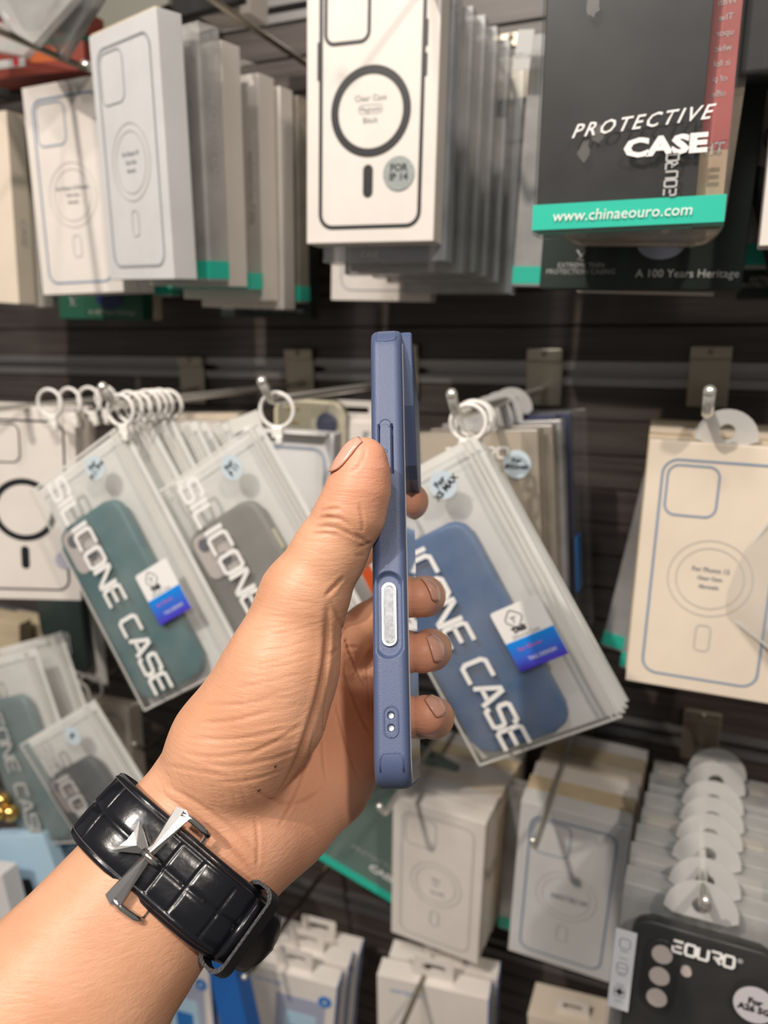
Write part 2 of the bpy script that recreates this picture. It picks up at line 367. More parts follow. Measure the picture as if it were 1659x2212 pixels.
# skin creases: polylines on the skin with width and depth (metres)
CREASES = [
 ([(-0.1139, 0.2192, 1.4442), (-0.1094, 0.2184, 1.4458), (-0.1054, 0.2185, 1.4462)], 0.0005, 0.00045),
 ([(-0.1146, 0.2182, 1.4413), (-0.1100, 0.2176, 1.4432), (-0.1057, 0.2176, 1.4430), (-0.1019, 0.2188, 1.4407)], 0.0005, 0.00045),
 ([(-0.1153, 0.2171, 1.4391), (-0.1108, 0.2168, 1.4402), (-0.1067, 0.2171, 1.4399), (-0.1032, 0.2183, 1.4382), (-0.1004, 0.2209, 1.4358), (-0.0987, 0.2264, 1.4328)], 0.0005, 0.00045),
 ([(-0.1139, 0.2184, 1.4424), (-0.1103, 0.2176, 1.4430), (-0.1071, 0.2174, 1.4429)], 0.0005, 0.00045),
 ([(-0.1161, 0.2159, 1.4369), (-0.1105, 0.2161, 1.4379), (-0.1054, 0.2172, 1.4377)], 0.0005, 0.00045),
 ([(-0.1050, 0.2229, 1.4571), (-0.1020, 0.2243, 1.4591), (-0.1011, 0.2269, 1.4623), (-0.1021, 0.2307, 1.4665)], 0.0005, 0.00035),
 ([(-0.0987, 0.2262, 1.4330), (-0.0997, 0.2217, 1.4359), (-0.1014, 0.2194, 1.4383)], 0.0005, 0.00040),
 ([(-0.1042, 0.2179, 1.4234), (-0.1066, 0.2150, 1.4204), (-0.1087, 0.2114, 1.4177)], 0.0007, 0.00060),
 ([(-0.1004, 0.2210, 1.4481), (-0.0992, 0.2209, 1.4433), (-0.0991, 0.2215, 1.4380)], 0.0006, 0.00030),
 ([(-0.1075, 0.2129, 1.4173), (-0.1076, 0.2122, 1.4139), (-0.1078, 0.2118, 1.4103), (-0.1079, 0.2116, 1.4066), (-0.1077, 0.2110, 1.4031), (-0.1073, 0.2097, 1.3999), (-0.1069, 0.2079, 1.3969), (-0.1068, 0.2063, 1.3939), (-0.1069, 0.2051, 1.3907), (-0.1072, 0.2039, 1.3875), (-0.1077, 0.2028, 1.3842), (-0.1083, 0.2016, 1.3810), (-0.1088, 0.2002, 1.3779), (-0.1093, 0.1987, 1.3749), (-0.1101, 0.1976, 1.3717), (-0.1114, 0.1973, 1.3680), (-0.1134, 0.1977, 1.3638), (-0.1157, 0.1984, 1.3594), (-0.1180, 0.1986, 1.3552), (-0.1202, 0.1983, 1.3515), (-0.1219, 0.1970, 1.3485)], 0.0012, 0.00110),
 ([(-0.1338, 0.2017, 1.4057), (-0.1280, 0.2005, 1.4075), (-0.1232, 0.2009, 1.4086), (-0.1191, 0.2022, 1.4095), (-0.1154, 0.2041, 1.4103), (-0.1120, 0.2066, 1.4111), (-0.1091, 0.2098, 1.4118)], 0.0004, 0.00013),
 ([(-0.1320, 0.1987, 1.4037), (-0.1270, 0.1986, 1.4054), (-0.1227, 0.1995, 1.4065), (-0.1188, 0.2011, 1.4075), (-0.1154, 0.2033, 1.4083), (-0.1122, 0.2060, 1.4091), (-0.1094, 0.2093, 1.4097)], 0.0004, 0.00010),
 ([(-0.1287, 0.1954, 1.4008), (-0.1245, 0.1960, 1.4020), (-0.1207, 0.1972, 1.4028), (-0.1174, 0.1990, 1.4035), (-0.1144, 0.2014, 1.4041), (-0.1117, 0.2044, 1.4046), (-0.1093, 0.2080, 1.4049)], 0.0004, 0.00014),
 ([(-0.1285, 0.1929, 1.3967), (-0.1244, 0.1937, 1.3982), (-0.1207, 0.1951, 1.3994), (-0.1173, 0.1970, 1.4004), (-0.1143, 0.1995, 1.4012), (-0.1116, 0.2026, 1.4017), (-0.1092, 0.2064, 1.4019)], 0.0004, 0.00014),
 ([(-0.1269, 0.1927, 1.3965), (-0.1223, 0.1936, 1.3975), (-0.1183, 0.1953, 1.3982), (-0.1147, 0.1977, 1.3988), (-0.1116, 0.2008, 1.3993), (-0.1090, 0.2049, 1.3995)], 0.0004, 0.00016),
 ([(-0.1327, 0.1901, 1.3902), (-0.1282, 0.1904, 1.3917), (-0.1241, 0.1912, 1.3929), (-0.1203, 0.1925, 1.3939), (-0.1169, 0.1944, 1.3946), (-0.1139, 0.1967, 1.3952), (-0.1111, 0.1996, 1.3957), (-0.1086, 0.2031, 1.3960)], 0.0004, 0.00016),
 ([(-0.1296, 0.1886, 1.3880), (-0.1252, 0.1895, 1.3891), (-0.1212, 0.1908, 1.3899), (-0.1175, 0.1927, 1.3906), (-0.1141, 0.1950, 1.3912), (-0.1112, 0.1980, 1.3917), (-0.1086, 0.2018, 1.3919)], 0.0004, 0.00012),
 ([(-0.1278, 0.1872, 1.3851), (-0.1240, 0.1885, 1.3864), (-0.1205, 0.1902, 1.3874), (-0.1172, 0.1922, 1.3883), (-0.1141, 0.1946, 1.3890), (-0.1112, 0.1974, 1.3896), (-0.1087, 0.2010, 1.3898)], 0.0004, 0.00013),
 ([(-0.1287, 0.1859, 1.3821), (-0.1246, 0.1871, 1.3833), (-0.1209, 0.1888, 1.3843), (-0.1175, 0.1909, 1.3850), (-0.1144, 0.1934, 1.3856), (-0.1115, 0.1965, 1.3861), (-0.1089, 0.2002, 1.3862)], 0.0004, 0.00010),
 ([(-0.1257, 0.1858, 1.3802), (-0.1216, 0.1873, 1.3808), (-0.1179, 0.1893, 1.3812), (-0.1146, 0.1920, 1.3815), (-0.1117, 0.1953, 1.3817), (-0.1092, 0.1995, 1.3816)], 0.0004, 0.00018),
 ([(-0.1311, 0.1833, 1.3758), (-0.1273, 0.1844, 1.3766), (-0.1237, 0.1857, 1.3773), (-0.1202, 0.1873, 1.3778), (-0.1170, 0.1893, 1.3782), (-0.1141, 0.1918, 1.3786), (-0.1116, 0.1949, 1.3787), (-0.1094, 0.1987, 1.3786)], 0.0004, 0.00018),
 ([(-0.1331, 0.1821, 1.3736), (-0.1290, 0.1833, 1.3742), (-0.1251, 0.1847, 1.3746), (-0.1214, 0.1864, 1.3749), (-0.1179, 0.1884, 1.3752), (-0.1147, 0.1908, 1.3755), (-0.1119, 0.1939, 1.3757), (-0.1096, 0.1980, 1.3754)], 0.0004, 0.00013),
 ([(-0.1275, 0.1826, 1.3681), (-0.1243, 0.1845, 1.3688), (-0.1211, 0.1865, 1.3693), (-0.1180, 0.1887, 1.3698), (-0.1151, 0.1912, 1.3703), (-0.1125, 0.1941, 1.3706), (-0.1103, 0.1979, 1.3703)], 0.0004, 0.00013),
 ([(-0.1454, 0.1830, 1.3747), (-0.1406, 0.1825, 1.3755), (-0.1364, 0.1826, 1.3759), (-0.1325, 0.1832, 1.3762), (-0.1288, 0.1840, 1.3766), (-0.1253, 0.1851, 1.3771), (-0.1220, 0.1864, 1.3777), (-0.1189, 0.1880, 1.3784), (-0.1161, 0.1900, 1.3790), (-0.1136, 0.1925, 1.3794), (-0.1113, 0.1954, 1.3796)], 0.0006, 0.00026),
 ([(-0.1484, 0.1817, 1.3698), (-0.1429, 0.1803, 1.3706), (-0.1384, 0.1802, 1.3707), (-0.1345, 0.1807, 1.3708), (-0.1309, 0.1819, 1.3712), (-0.1275, 0.1833, 1.3718), (-0.1242, 0.1848, 1.3725), (-0.1210, 0.1865, 1.3732), (-0.1180, 0.1883, 1.3741), (-0.1151, 0.1905, 1.3748), (-0.1126, 0.1931, 1.3752), (-0.1103, 0.1965, 1.3752)], 0.0006, 0.00026),
 ([(-0.1397, 0.1797, 1.3695), (-0.1356, 0.1800, 1.3693), (-0.1320, 0.1808, 1.3688), (-0.1287, 0.1821, 1.3683), (-0.1255, 0.1837, 1.3681), (-0.1225, 0.1856, 1.3683), (-0.1196, 0.1877, 1.3687), (-0.1168, 0.1899, 1.3690), (-0.1142, 0.1923, 1.3696), (-0.1119, 0.1951, 1.3703), (-0.1099, 0.1987, 1.3705)], 0.0006, 0.00026),
 ([(-0.1330, 0.1797, 1.3629), (-0.1293, 0.1812, 1.3630), (-0.1259, 0.1832, 1.3627), (-0.1229, 0.1857, 1.3626), (-0.1201, 0.1885, 1.3628), (-0.1174, 0.1915, 1.3632), (-0.1150, 0.1950, 1.3634)], 0.0006, 0.00026),
 ([(-0.1563, 0.1839, 1.3617), (-0.1473, 0.1798, 1.3650), (-0.1412, 0.1789, 1.3659), (-0.1360, 0.1792, 1.3660), (-0.1316, 0.1803, 1.3655), (-0.1277, 0.1821, 1.3644)], 0.0006, 0.00026),
 ([(-0.1453, 0.1857, 1.3782), (-0.1398, 0.1851, 1.3797), (-0.1349, 0.1852, 1.3807), (-0.1303, 0.1856, 1.3818), (-0.1262, 0.1865, 1.3829), (-0.1225, 0.1880, 1.3840), (-0.1192, 0.1899, 1.3851), (-0.1160, 0.1922, 1.3859)], 0.0006, 0.00026),
 ([(-0.1419, 0.1890, 1.3839), (-0.1358, 0.1878, 1.3854), (-0.1307, 0.1877, 1.3863), (-0.1262, 0.1884, 1.3872), (-0.1222, 0.1898, 1.3882), (-0.1186, 0.1917, 1.3892), (-0.1152, 0.1939, 1.3900)], 0.0006, 0.00026),
 ([(-0.1569, 0.1826, 1.3587), (-0.1523, 0.1788, 1.3566), (-0.1490, 0.1762, 1.3536)], 0.0004, 0.00013),
 ([(-0.1510, 0.1827, 1.3687), (-0.1446, 0.1801, 1.3689), (-0.1396, 0.1793, 1.3680), (-0.1353, 0.1795, 1.3669), (-0.1313, 0.1805, 1.3657), (-0.1277, 0.1821, 1.3644)], 0.0004, 0.00012),
 ([(-0.1560, 0.1841, 1.3629), (-0.1509, 0.1804, 1.3609), (-0.1480, 0.1786, 1.3574), (-0.1456, 0.1770, 1.3537)], 0.0004, 0.00013),
 ([(-0.1506, 0.1820, 1.3676), (-0.1444, 0.1797, 1.3677), (-0.1395, 0.1790, 1.3667), (-0.1353, 0.1793, 1.3656), (-0.1313, 0.1803, 1.3644), (-0.1277, 0.1821, 1.3630)], 0.0004, 0.00012),
 ([(-0.1490, 0.1807, 1.3659), (-0.1457, 0.1790, 1.3625), (-0.1437, 0.1783, 1.3582), (-0.1422, 0.1778, 1.3537)], 0.0004, 0.00013),
 ([(-0.1503, 0.1815, 1.3665), (-0.1442, 0.1794, 1.3664), (-0.1395, 0.1788, 1.3654), (-0.1352, 0.1792, 1.3642), (-0.1314, 0.1803, 1.3629), (-0.1278, 0.1821, 1.3615)], 0.0004, 0.00012),
 ([(-0.1440, 0.1795, 1.3672), (-0.1414, 0.1786, 1.3634), (-0.1398, 0.1784, 1.3588), (-0.1389, 0.1786, 1.3537)], 0.0004, 0.00013),
 ([(-0.1500, 0.1810, 1.3653), (-0.1441, 0.1791, 1.3651), (-0.1394, 0.1786, 1.3640), (-0.1353, 0.1791, 1.3627), (-0.1314, 0.1803, 1.3614), (-0.1280, 0.1822, 1.3599)], 0.0004, 0.00012),
 ([(-0.1398, 0.1792, 1.3678), (-0.1376, 0.1787, 1.3637), (-0.1363, 0.1789, 1.3590), (-0.1357, 0.1797, 1.3535)], 0.0004, 0.00013),
 ([(-0.1497, 0.1806, 1.3641), (-0.1440, 0.1789, 1.3638), (-0.1394, 0.1785, 1.3626), (-0.1353, 0.1790, 1.3613), (-0.1316, 0.1803, 1.3599), (-0.1282, 0.1823, 1.3583)], 0.0004, 0.00012),
 ([(-0.1362, 0.1795, 1.3680), (-0.1342, 0.1794, 1.3637), (-0.1331, 0.1798, 1.3588), (-0.1328, 0.1810, 1.3531)], 0.0004, 0.00013),
 ([(-0.1496, 0.1802, 1.3628), (-0.1440, 0.1787, 1.3624), (-0.1394, 0.1784, 1.3612), (-0.1354, 0.1790, 1.3598), (-0.1317, 0.1804, 1.3583), (-0.1284, 0.1825, 1.3566)], 0.0004, 0.00012),
 ([(-0.1328, 0.1803, 1.3678), (-0.1311, 0.1804, 1.3635), (-0.1302, 0.1812, 1.3584), (-0.1301, 0.1827, 1.3524)], 0.0004, 0.00013),
 ([(-0.1494, 0.1799, 1.3615), (-0.1440, 0.1785, 1.3610), (-0.1395, 0.1784, 1.3597), (-0.1356, 0.1791, 1.3582), (-0.1319, 0.1806, 1.3567), (-0.1287, 0.1828, 1.3548)], 0.0004, 0.00012),
 ([(-0.1298, 0.1814, 1.3674), (-0.1283, 0.1817, 1.3629), (-0.1275, 0.1829, 1.3576), (-0.1278, 0.1849, 1.3513)], 0.0004, 0.00013),
 ([(-0.1493, 0.1796, 1.3602), (-0.1440, 0.1784, 1.3596), (-0.1396, 0.1784, 1.3582), (-0.1357, 0.1792, 1.3566), (-0.1322, 0.1808, 1.3550), (-0.1290, 0.1832, 1.3530)], 0.0004, 0.00012),
 ([(-0.1269, 0.1827, 1.3669), (-0.1257, 0.1835, 1.3621), (-0.1252, 0.1851, 1.3565), (-0.1258, 0.1878, 1.3497)], 0.0004, 0.00013),
 ([(-0.1492, 0.1793, 1.3589), (-0.1440, 0.1783, 1.3581), (-0.1398, 0.1784, 1.3566), (-0.1360, 0.1794, 1.3549), (-0.1325, 0.1811, 1.3532), (-0.1294, 0.1836, 1.3512)], 0.0004, 0.00012),
 ([(-0.1243, 0.1844, 1.3661), (-0.1233, 0.1856, 1.3610), (-0.1232, 0.1879, 1.3549), (-0.1241, 0.1912, 1.3476)], 0.0004, 0.00013),
 ([(-0.1489, 0.1789, 1.3577), (-0.1440, 0.1782, 1.3567), (-0.1399, 0.1785, 1.3551), (-0.1362, 0.1795, 1.3533), (-0.1327, 0.1813, 1.3515), (-0.1296, 0.1838, 1.3494)], 0.0004, 0.00012),
 ([(-0.1248, 0.2097, 1.4241), (-0.1190, 0.2082, 1.4231), (-0.1142, 0.2088, 1.4217), (-0.1101, 0.2108, 1.4201)], 0.0004, 0.00013),
 ([(-0.1243, 0.2054, 1.4175), (-0.1195, 0.2052, 1.4175), (-0.1154, 0.2063, 1.4171), (-0.1118, 0.2082, 1.4164), (-0.1086, 0.2110, 1.4154)], 0.0004, 0.00013),
 ([(-0.1286, 0.2035, 1.4112), (-0.1232, 0.2028, 1.4119), (-0.1186, 0.2035, 1.4121), (-0.1145, 0.2051, 1.4121), (-0.1110, 0.2077, 1.4119), (-0.1080, 0.2114, 1.4114)], 0.0004, 0.00013),
 ([(-0.1149, 0.2034, 1.4081), (-0.1111, 0.2071, 1.4092), (-0.1077, 0.2118, 1.4100)], 0.0004, 0.00013),
 ([(-0.1254, 0.2599, 1.3703), (-0.1237, 0.2595, 1.3651), (-0.1214, 0.2584, 1.3604), (-0.1189, 0.2573, 1.3559), (-0.1161, 0.2564, 1.3515), (-0.1126, 0.2545, 1.3479), (-0.1091, 0.2531, 1.3443)], 0.0008, 0.00060),
 ([(-0.1075, 0.2129, 1.4173), (-0.1066, 0.2143, 1.4133), (-0.1062, 0.2166, 1.4087), (-0.1077, 0.2227, 1.4023), (-0.1267, 0.2653, 1.3790), (-0.1249, 0.2650, 1.3745), (-0.1236, 0.2662, 1.3694), (-0.1218, 0.2670, 1.3647), (-0.1188, 0.2657, 1.3612), (-0.1162, 0.2658, 1.3571)], 0.0007, 0.00050),
 ([(-0.1073, 0.2079, 1.3983), (-0.1064, 0.2149, 1.3982), (-0.1257, 0.2652, 1.3768), (-0.1228, 0.2716, 1.3741)], 0.0006, 0.00040),
 ([(-0.1068, 0.2139, 1.3825), (-0.1231, 0.2486, 1.3586), (-0.1212, 0.2468, 1.3547), (-0.1189, 0.2446, 1.3512), (-0.1163, 0.2416, 1.3483), (-0.1135, 0.2387, 1.3456), (-0.1109, 0.2366, 1.3425), (-0.1086, 0.2355, 1.3390), (-0.1066, 0.2357, 1.3346)], 0.0006, 0.00040),
 ([(-0.1063, 0.2072, 1.3890), (-0.1065, 0.2068, 1.3851), (-0.1071, 0.2070, 1.3808), (-0.1076, 0.2074, 1.3764), (-0.1085, 0.2083, 1.3716), (-0.1214, 0.2325, 1.3519), (-0.1197, 0.2294, 1.3492), (-0.1180, 0.2266, 1.3466), (-0.1162, 0.2241, 1.3438), (-0.1146, 0.2219, 1.3409)], 0.0006, 0.00035),
 ([(-0.1082, 0.2021, 1.3777), (-0.1086, 0.2012, 1.3741), (-0.1093, 0.2009, 1.3701), (-0.1113, 0.2027, 1.3647), (-0.1224, 0.2206, 1.3480), (-0.1215, 0.2164, 1.3462), (-0.1205, 0.2118, 1.3448), (-0.1198, 0.2074, 1.3436), (-0.1194, 0.2030, 1.3425), (-0.1193, 0.1989, 1.3413), (-0.1194, 0.1952, 1.3399)], 0.0006, 0.00040),
 ([(-0.1066, 0.2183, 1.3908), (-0.1226, 0.2643, 1.3651), (-0.1179, 0.2699, 1.3612)], 0.0005, 0.00030),
 ([(-0.1233, 0.1857, 1.3601), (-0.1218, 0.1891, 1.3561), (-0.1217, 0.1951, 1.3503), (-0.1213, 0.2015, 1.3451), (-0.1193, 0.2059, 1.3428), (-0.1176, 0.2107, 1.3414), (-0.1163, 0.2160, 1.3409), (-0.1151, 0.2211, 1.3412)], 0.0006, 0.00040),
 ([(-0.1248, 0.1899, 1.3470), (-0.1236, 0.1891, 1.3428), (-0.1223, 0.1874, 1.3391), (-0.1215, 0.1857, 1.3353), (-0.1210, 0.1841, 1.3314)], 0.0006, 0.00030),
 ([(-0.1231, 0.2769, 1.3699), (-0.1218, 0.2750, 1.3646), (-0.1186, 0.2685, 1.3616), (-0.1166, 0.2649, 1.3574), (-0.1153, 0.2629, 1.3524), (-0.1130, 0.2583, 1.3490)], 0.0005, 0.00030),
 ([(-0.1252, 0.1841, 1.3704), (-0.1222, 0.1858, 1.3721), (-0.1191, 0.1876, 1.3738), (-0.1162, 0.1896, 1.3754), (-0.1137, 0.1919, 1.3769), (-0.1115, 0.1949, 1.3782), (-0.1096, 0.1984, 1.3793)], 0.0006, 0.00030),
 ([(-0.1568, 0.1792, 1.3557), (-0.1520, 0.1778, 1.3554), (-0.1479, 0.1771, 1.3545), (-0.1443, 0.1769, 1.3531), (-0.1411, 0.1772, 1.3515), (-0.1381, 0.1778, 1.3495), (-0.1354, 0.1786, 1.3473), (-0.1327, 0.1794, 1.3450), (-0.1301, 0.1800, 1.3427), (-0.1276, 0.1806, 1.3401), (-0.1252, 0.1813, 1.3373), (-0.1231, 0.1822, 1.3343), (-0.1213, 0.1833, 1.3309), (-0.1198, 0.1848, 1.3269)], 0.0007, 0.00050),
 ([(-0.1535, 0.1801, 1.3577), (-0.1486, 0.1788, 1.3577), (-0.1443, 0.1783, 1.3570), (-0.1407, 0.1784, 1.3558), (-0.1376, 0.1790, 1.3540), (-0.1349, 0.1801, 1.3517), (-0.1325, 0.1815, 1.3490), (-0.1301, 0.1830, 1.3463), (-0.1276, 0.1841, 1.3436), (-0.1251, 0.1848, 1.3409), (-0.1228, 0.1856, 1.3379), (-0.1208, 0.1865, 1.3347), (-0.1190, 0.1880, 1.3309)], 0.0006, 0.00030),
 ([(-0.1010, 0.2210, 1.4333), (-0.0996, 0.2235, 1.4331), (-0.0984, 0.2264, 1.4334)], 0.0006, 0.00050),
 ([(-0.1018, 0.2201, 1.4302), (-0.1004, 0.2236, 1.4296), (-0.1281, 0.2936, 1.4088)], 0.0005, 0.00040),
]

def surface_nets(fn, lo, hi, h):
    lo = np.array(lo); n = np.ceil((np.array(hi) - lo) / h).astype(int) + 1
    B = 16
    fld = np.full(tuple(n), 1.0, np.float32)
    for i in range(0, n[0], B):
        for j in range(0, n[1], B):
            for k in range(0, n[2], B):
                c = lo + (np.array([i, j, k]) + B / 2) * h
                dc = fn(c[None])[0]
                rad = B * h * .9 + .004
                s = (slice(i, min(i + B, n[0])), slice(j, min(j + B, n[1])), slice(k, min(k + B, n[2])))
                if abs(dc) > rad:
                    fld[s] = np.sign(dc); continue
                g = np.stack(np.meshgrid(*[np.arange(q.start, q.stop) for q in s], indexing='ij'), -1)
                fld[s] = fn((lo + g.reshape(-1, 3) * h)).reshape(g.shape[:3])
    ins = fld < 0
    corners = [(a, b, c) for a in (0, 1) for b in (0, 1) for c in (0, 1)]
    m = tuple(n - 1)
    cnt = np.zeros(m, np.int8)
    for a, b, c in corners:
        cnt += ins[a:a + m[0], b:b + m[1], c:c + m[2]]
    act = np.argwhere((cnt > 0) & (cnt < 8))
    idx = np.full(m, -1, np.int64)
    idx[act[:, 0], act[:, 1], act[:, 2]] = np.arange(len(act))
    acc = np.zeros((len(act), 3)); num = np.zeros(len(act))
    for c0 in corners:
        for ax in range(3):
            if c0[ax]: continue
            c1 = list(c0); c1[ax] = 1
            f0 = fld[act[:, 0] + c0[0], act[:, 1] + c0[1], act[:, 2] + c0[2]]
            f1 = fld[act[:, 0] + c1[0], act[:, 1] + c1[1], act[:, 2] + c1[2]]
            x = (f0 < 0) != (f1 < 0)
            t = np.where(x, f0 / np.where(x, f0 - f1, 1), 0)
            pt = np.tile(np.array(c0, float), (len(act), 1)); pt[:, ax] += t
            acc += np.where(x[:, None], pt, 0); num += x
    V = lo + (act + acc / num[:, None]) * h
    F = []
    for ax in range(3):
        o1, o2 = [(1, 2), (2, 0), (0, 1)][ax]
        sl0 = [slice(None)] * 3; sl1 = [slice(None)] * 3
        sl0[ax] = slice(0, -1); sl1[ax] = slice(1, None)
        a = ins[tuple(sl0)]; b = ins[tuple(sl1)]
        e = np.argwhere(a != b)
        e = e[(e[:, o1] > 0) & (e[:, o2] > 0) & (e[:, o1] < n[o1] - 1) & (e[:, o2] < n[o2] - 1)]
        def gi(d1, d2):
            q = e.copy(); q[:, o1] -= d1; q[:, o2] -= d2
            return idx[q[:, 0], q[:, 1], q[:, 2]]
        quad = np.stack([gi(1, 1), gi(0, 1), gi(0, 0), gi(1, 0)], 1)
        fl = ~a[e[:, 0], e[:, 1], e[:, 2]]
        quad[fl] = quad[fl][:, ::-1]
        F.append(quad[(quad >= 0).all(1)])
    return V, np.concatenate(F)

def polish(V, F, fn, it=2):
    """pull the vertices onto the surface after a light smoothing"""
    for _ in range(it):
        s = np.zeros_like(V); c = np.zeros(len(V))
        for a in range(4):
            b = (a + 1) % 4
            np.add.at(s, F[:, a], V[F[:, b]]); np.add.at(c, F[:, a], 1)
            np.add.at(s, F[:, b], V[F[:, a]]); np.add.at(c, F[:, b], 1)
        V = .5 * V + .5 * s / c[:, None]
    e = 2e-4
    g = np.stack([fn(V + np.eye(3)[i] * e) - fn(V - np.eye(3)[i] * e) for i in range(3)], 1)
    g /= np.linalg.norm(g, axis=1)[:, None]
    V = V - g * fn(V)[:, None]
    return V, g

allp = np.array([q[0] for c in FOREARM + [THUMB, THENAR] + RAYS + FINGERS for q in c])
V, F = surface_nets(hand_sdf, allp.min(0) - .028, allp.max(0) + .028, .00075)
V, N = polish(V, F, hand_sdf)
depth = np.zeros(len(V)); red = np.zeros(len(V))
for pts, w, dep in CREASES:
    pts = np.array(pts)
    lo_, hi_ = pts.min(0) - 4 * w, pts.max(0) + 4 * w
    m = np.where(((V > lo_) & (V < hi_)).all(1))[0]
    if not len(m): continue
    best = np.full(len(m), 9.0); tt = np.zeros(len(m))
    for i, (a, b) in enumerate(zip(pts[:-1], pts[1:])):
        ba = b - a; pa = V[m] - a
        t = np.clip((pa @ ba) / (ba @ ba), 0, 1)
        dd = np.linalg.norm(pa - t[:, None] * ba, axis=1)
        tt = np.where(dd < best, (i + t) / (len(pts) - 1), tt); best = np.minimum(best, dd)
    fade = np.clip(np.minimum(tt, 1 - tt) * 5, 0, 1)
    g = np.exp(-(best / w) ** 2) * fade
    lip = np.exp(-((best - 2.2 * w) / (1.2 * w)) ** 2) * fade
    depth[m] += dep * g - dep * .25 * lip
    red[m] = np.maximum(red[m], g * min(1, dep / .0005))
V = V - N * depth[:, None]
tips = np.array([FINGERS[i][-1][0] for i in range(4)] + [THUMB[-2][0]])
blush = np.zeros(len(V))
for t in tips:
    blush = np.maximum(blush, np.exp(-(np.linalg.norm(V - t, axis=1) / .016) ** 2))
palmc = np.array([RAYS[i][1][0] for i in range(5)])
for t in palmc:
    blush = np.maximum(blush, .45 * np.exp(-(np.linalg.norm(V - t, axis=1) / .04) ** 2))

skin, nt, b = new_mat('skin')
tc = nt.nodes.new('ShaderNodeTexCoord')
def N_(t, **k):
    n = nt.nodes.new(t)
    for a, v in k.items(): n.inputs[a].default_value = v
    return n
n1 = N_('ShaderNodeTexNoise', Scale=45.0, Detail=5.0)
nt.links.new(tc.outputs['Object'], n1.inputs['Vector'])
rp = nt.nodes.new('ShaderNodeValToRGB')
rp.color_ramp.elements[0].position = .3; rp.color_ramp.elements[0].color = (.58, .290, .165, 1)
rp.color_ramp.elements[1].position = .7; rp.color_ramp.elements[1].color = (.68, .375, .235, 1)
nt.links.new(n1.outputs['Fac'], rp.inputs[0])
at = nt.nodes.new('ShaderNodeAttribute'); at.attribute_name = 'blush'
mx = nt.nodes.new('ShaderNodeMix'); mx.data_type = 'RGBA'
mx.inputs[7].default_value = (.72, .33, .22, 1)
nt.links.new(at.outputs['Fac'], mx.inputs[0]); nt.links.new(rp.outputs[0], mx.inputs[6])
at2 = nt.nodes.new('ShaderNodeAttribute'); at2.attribute_name = 'fold'
mx2 = nt.nodes.new('ShaderNodeMix'); mx2.data_type = 'RGBA'
mx2.inputs[7].default_value = (.34, .12, .06, 1)
ml = nt.nodes.new('ShaderNodeMath'); ml.operation = 'MULTIPLY'; ml.inputs[1].default_value = .38
nt.links.new(at2.outputs['Fac'], ml.inputs[0])
nt.links.new(ml.outputs[0], mx2.inputs[0]); nt.links.new(mx.outputs[2], mx2.inputs[6])
nt.links.new(mx2.outputs[2], b.inputs['Base Color'])
b.inputs['Roughness'].default_value = .47
b.inputs['Specular IOR Level'].default_value = .42
b.inputs['Subsurface Weight'].default_value = .22
b.inputs['Subsurface Radius'].default_value = (.9, .35, .18)
b.inputs['Subsurface Scale'].default_value = .004
# fine skin lines: stretched noise plus small cells
mp = nt.nodes.new('ShaderNodeMapping')
mp.inputs['Rotation'].default_value = (0, radians(58), radians(25)); mp.inputs['Scale'].default_value = (90, 300, 900)
nt.links.new(tc.outputs['Object'], mp.inputs['Vector'])
n2 = N_('ShaderNodeTexNoise', Scale=1.0, Detail=3.0, Roughness=.6)
nt.links.new(mp.outputs[0], n2.inputs['Vector'])
vo = nt.nodes.new('ShaderNodeTexVoronoi'); vo.inputs['Scale'].default_value = 1400
nt.links.new(tc.outputs['Object'], vo.inputs['Vector'])
bp = nt.nodes.new('ShaderNodeBump'); bp.inputs['Strength'].default_value = .35; bp.inputs['Distance'].default_value = .0006
nt.links.new(n2.outputs['Fac'], bp.inputs['Height'])
bp2 = nt.nodes.new('ShaderNodeBump'); bp2.inputs['Strength'].default_value = .22; bp2.inputs['Distance'].default_value = .0002
nt.links.new(vo.outputs['Distance'], bp2.inputs['Height']); nt.links.new(bp.outputs[0], bp2.inputs['Normal'])
nt.links.new(bp2.outputs[0], b.inputs['Normal'])

person = mesh_obj('person', V, F.tolist(), skin, None, True)
tag(person, 'bare forearm and hand gripping the slim blue case upright, black strap on the wrist', 'person')
mole_mat = plain('mole', (.06, .025, .015), .6)
for nm, arr in (('blush', blush), ('fold', red)):
    a = person.data.attributes.new(nm, 'FLOAT', 'POINT')
    a.data.foreach_set('value', arr.astype(np.float32))

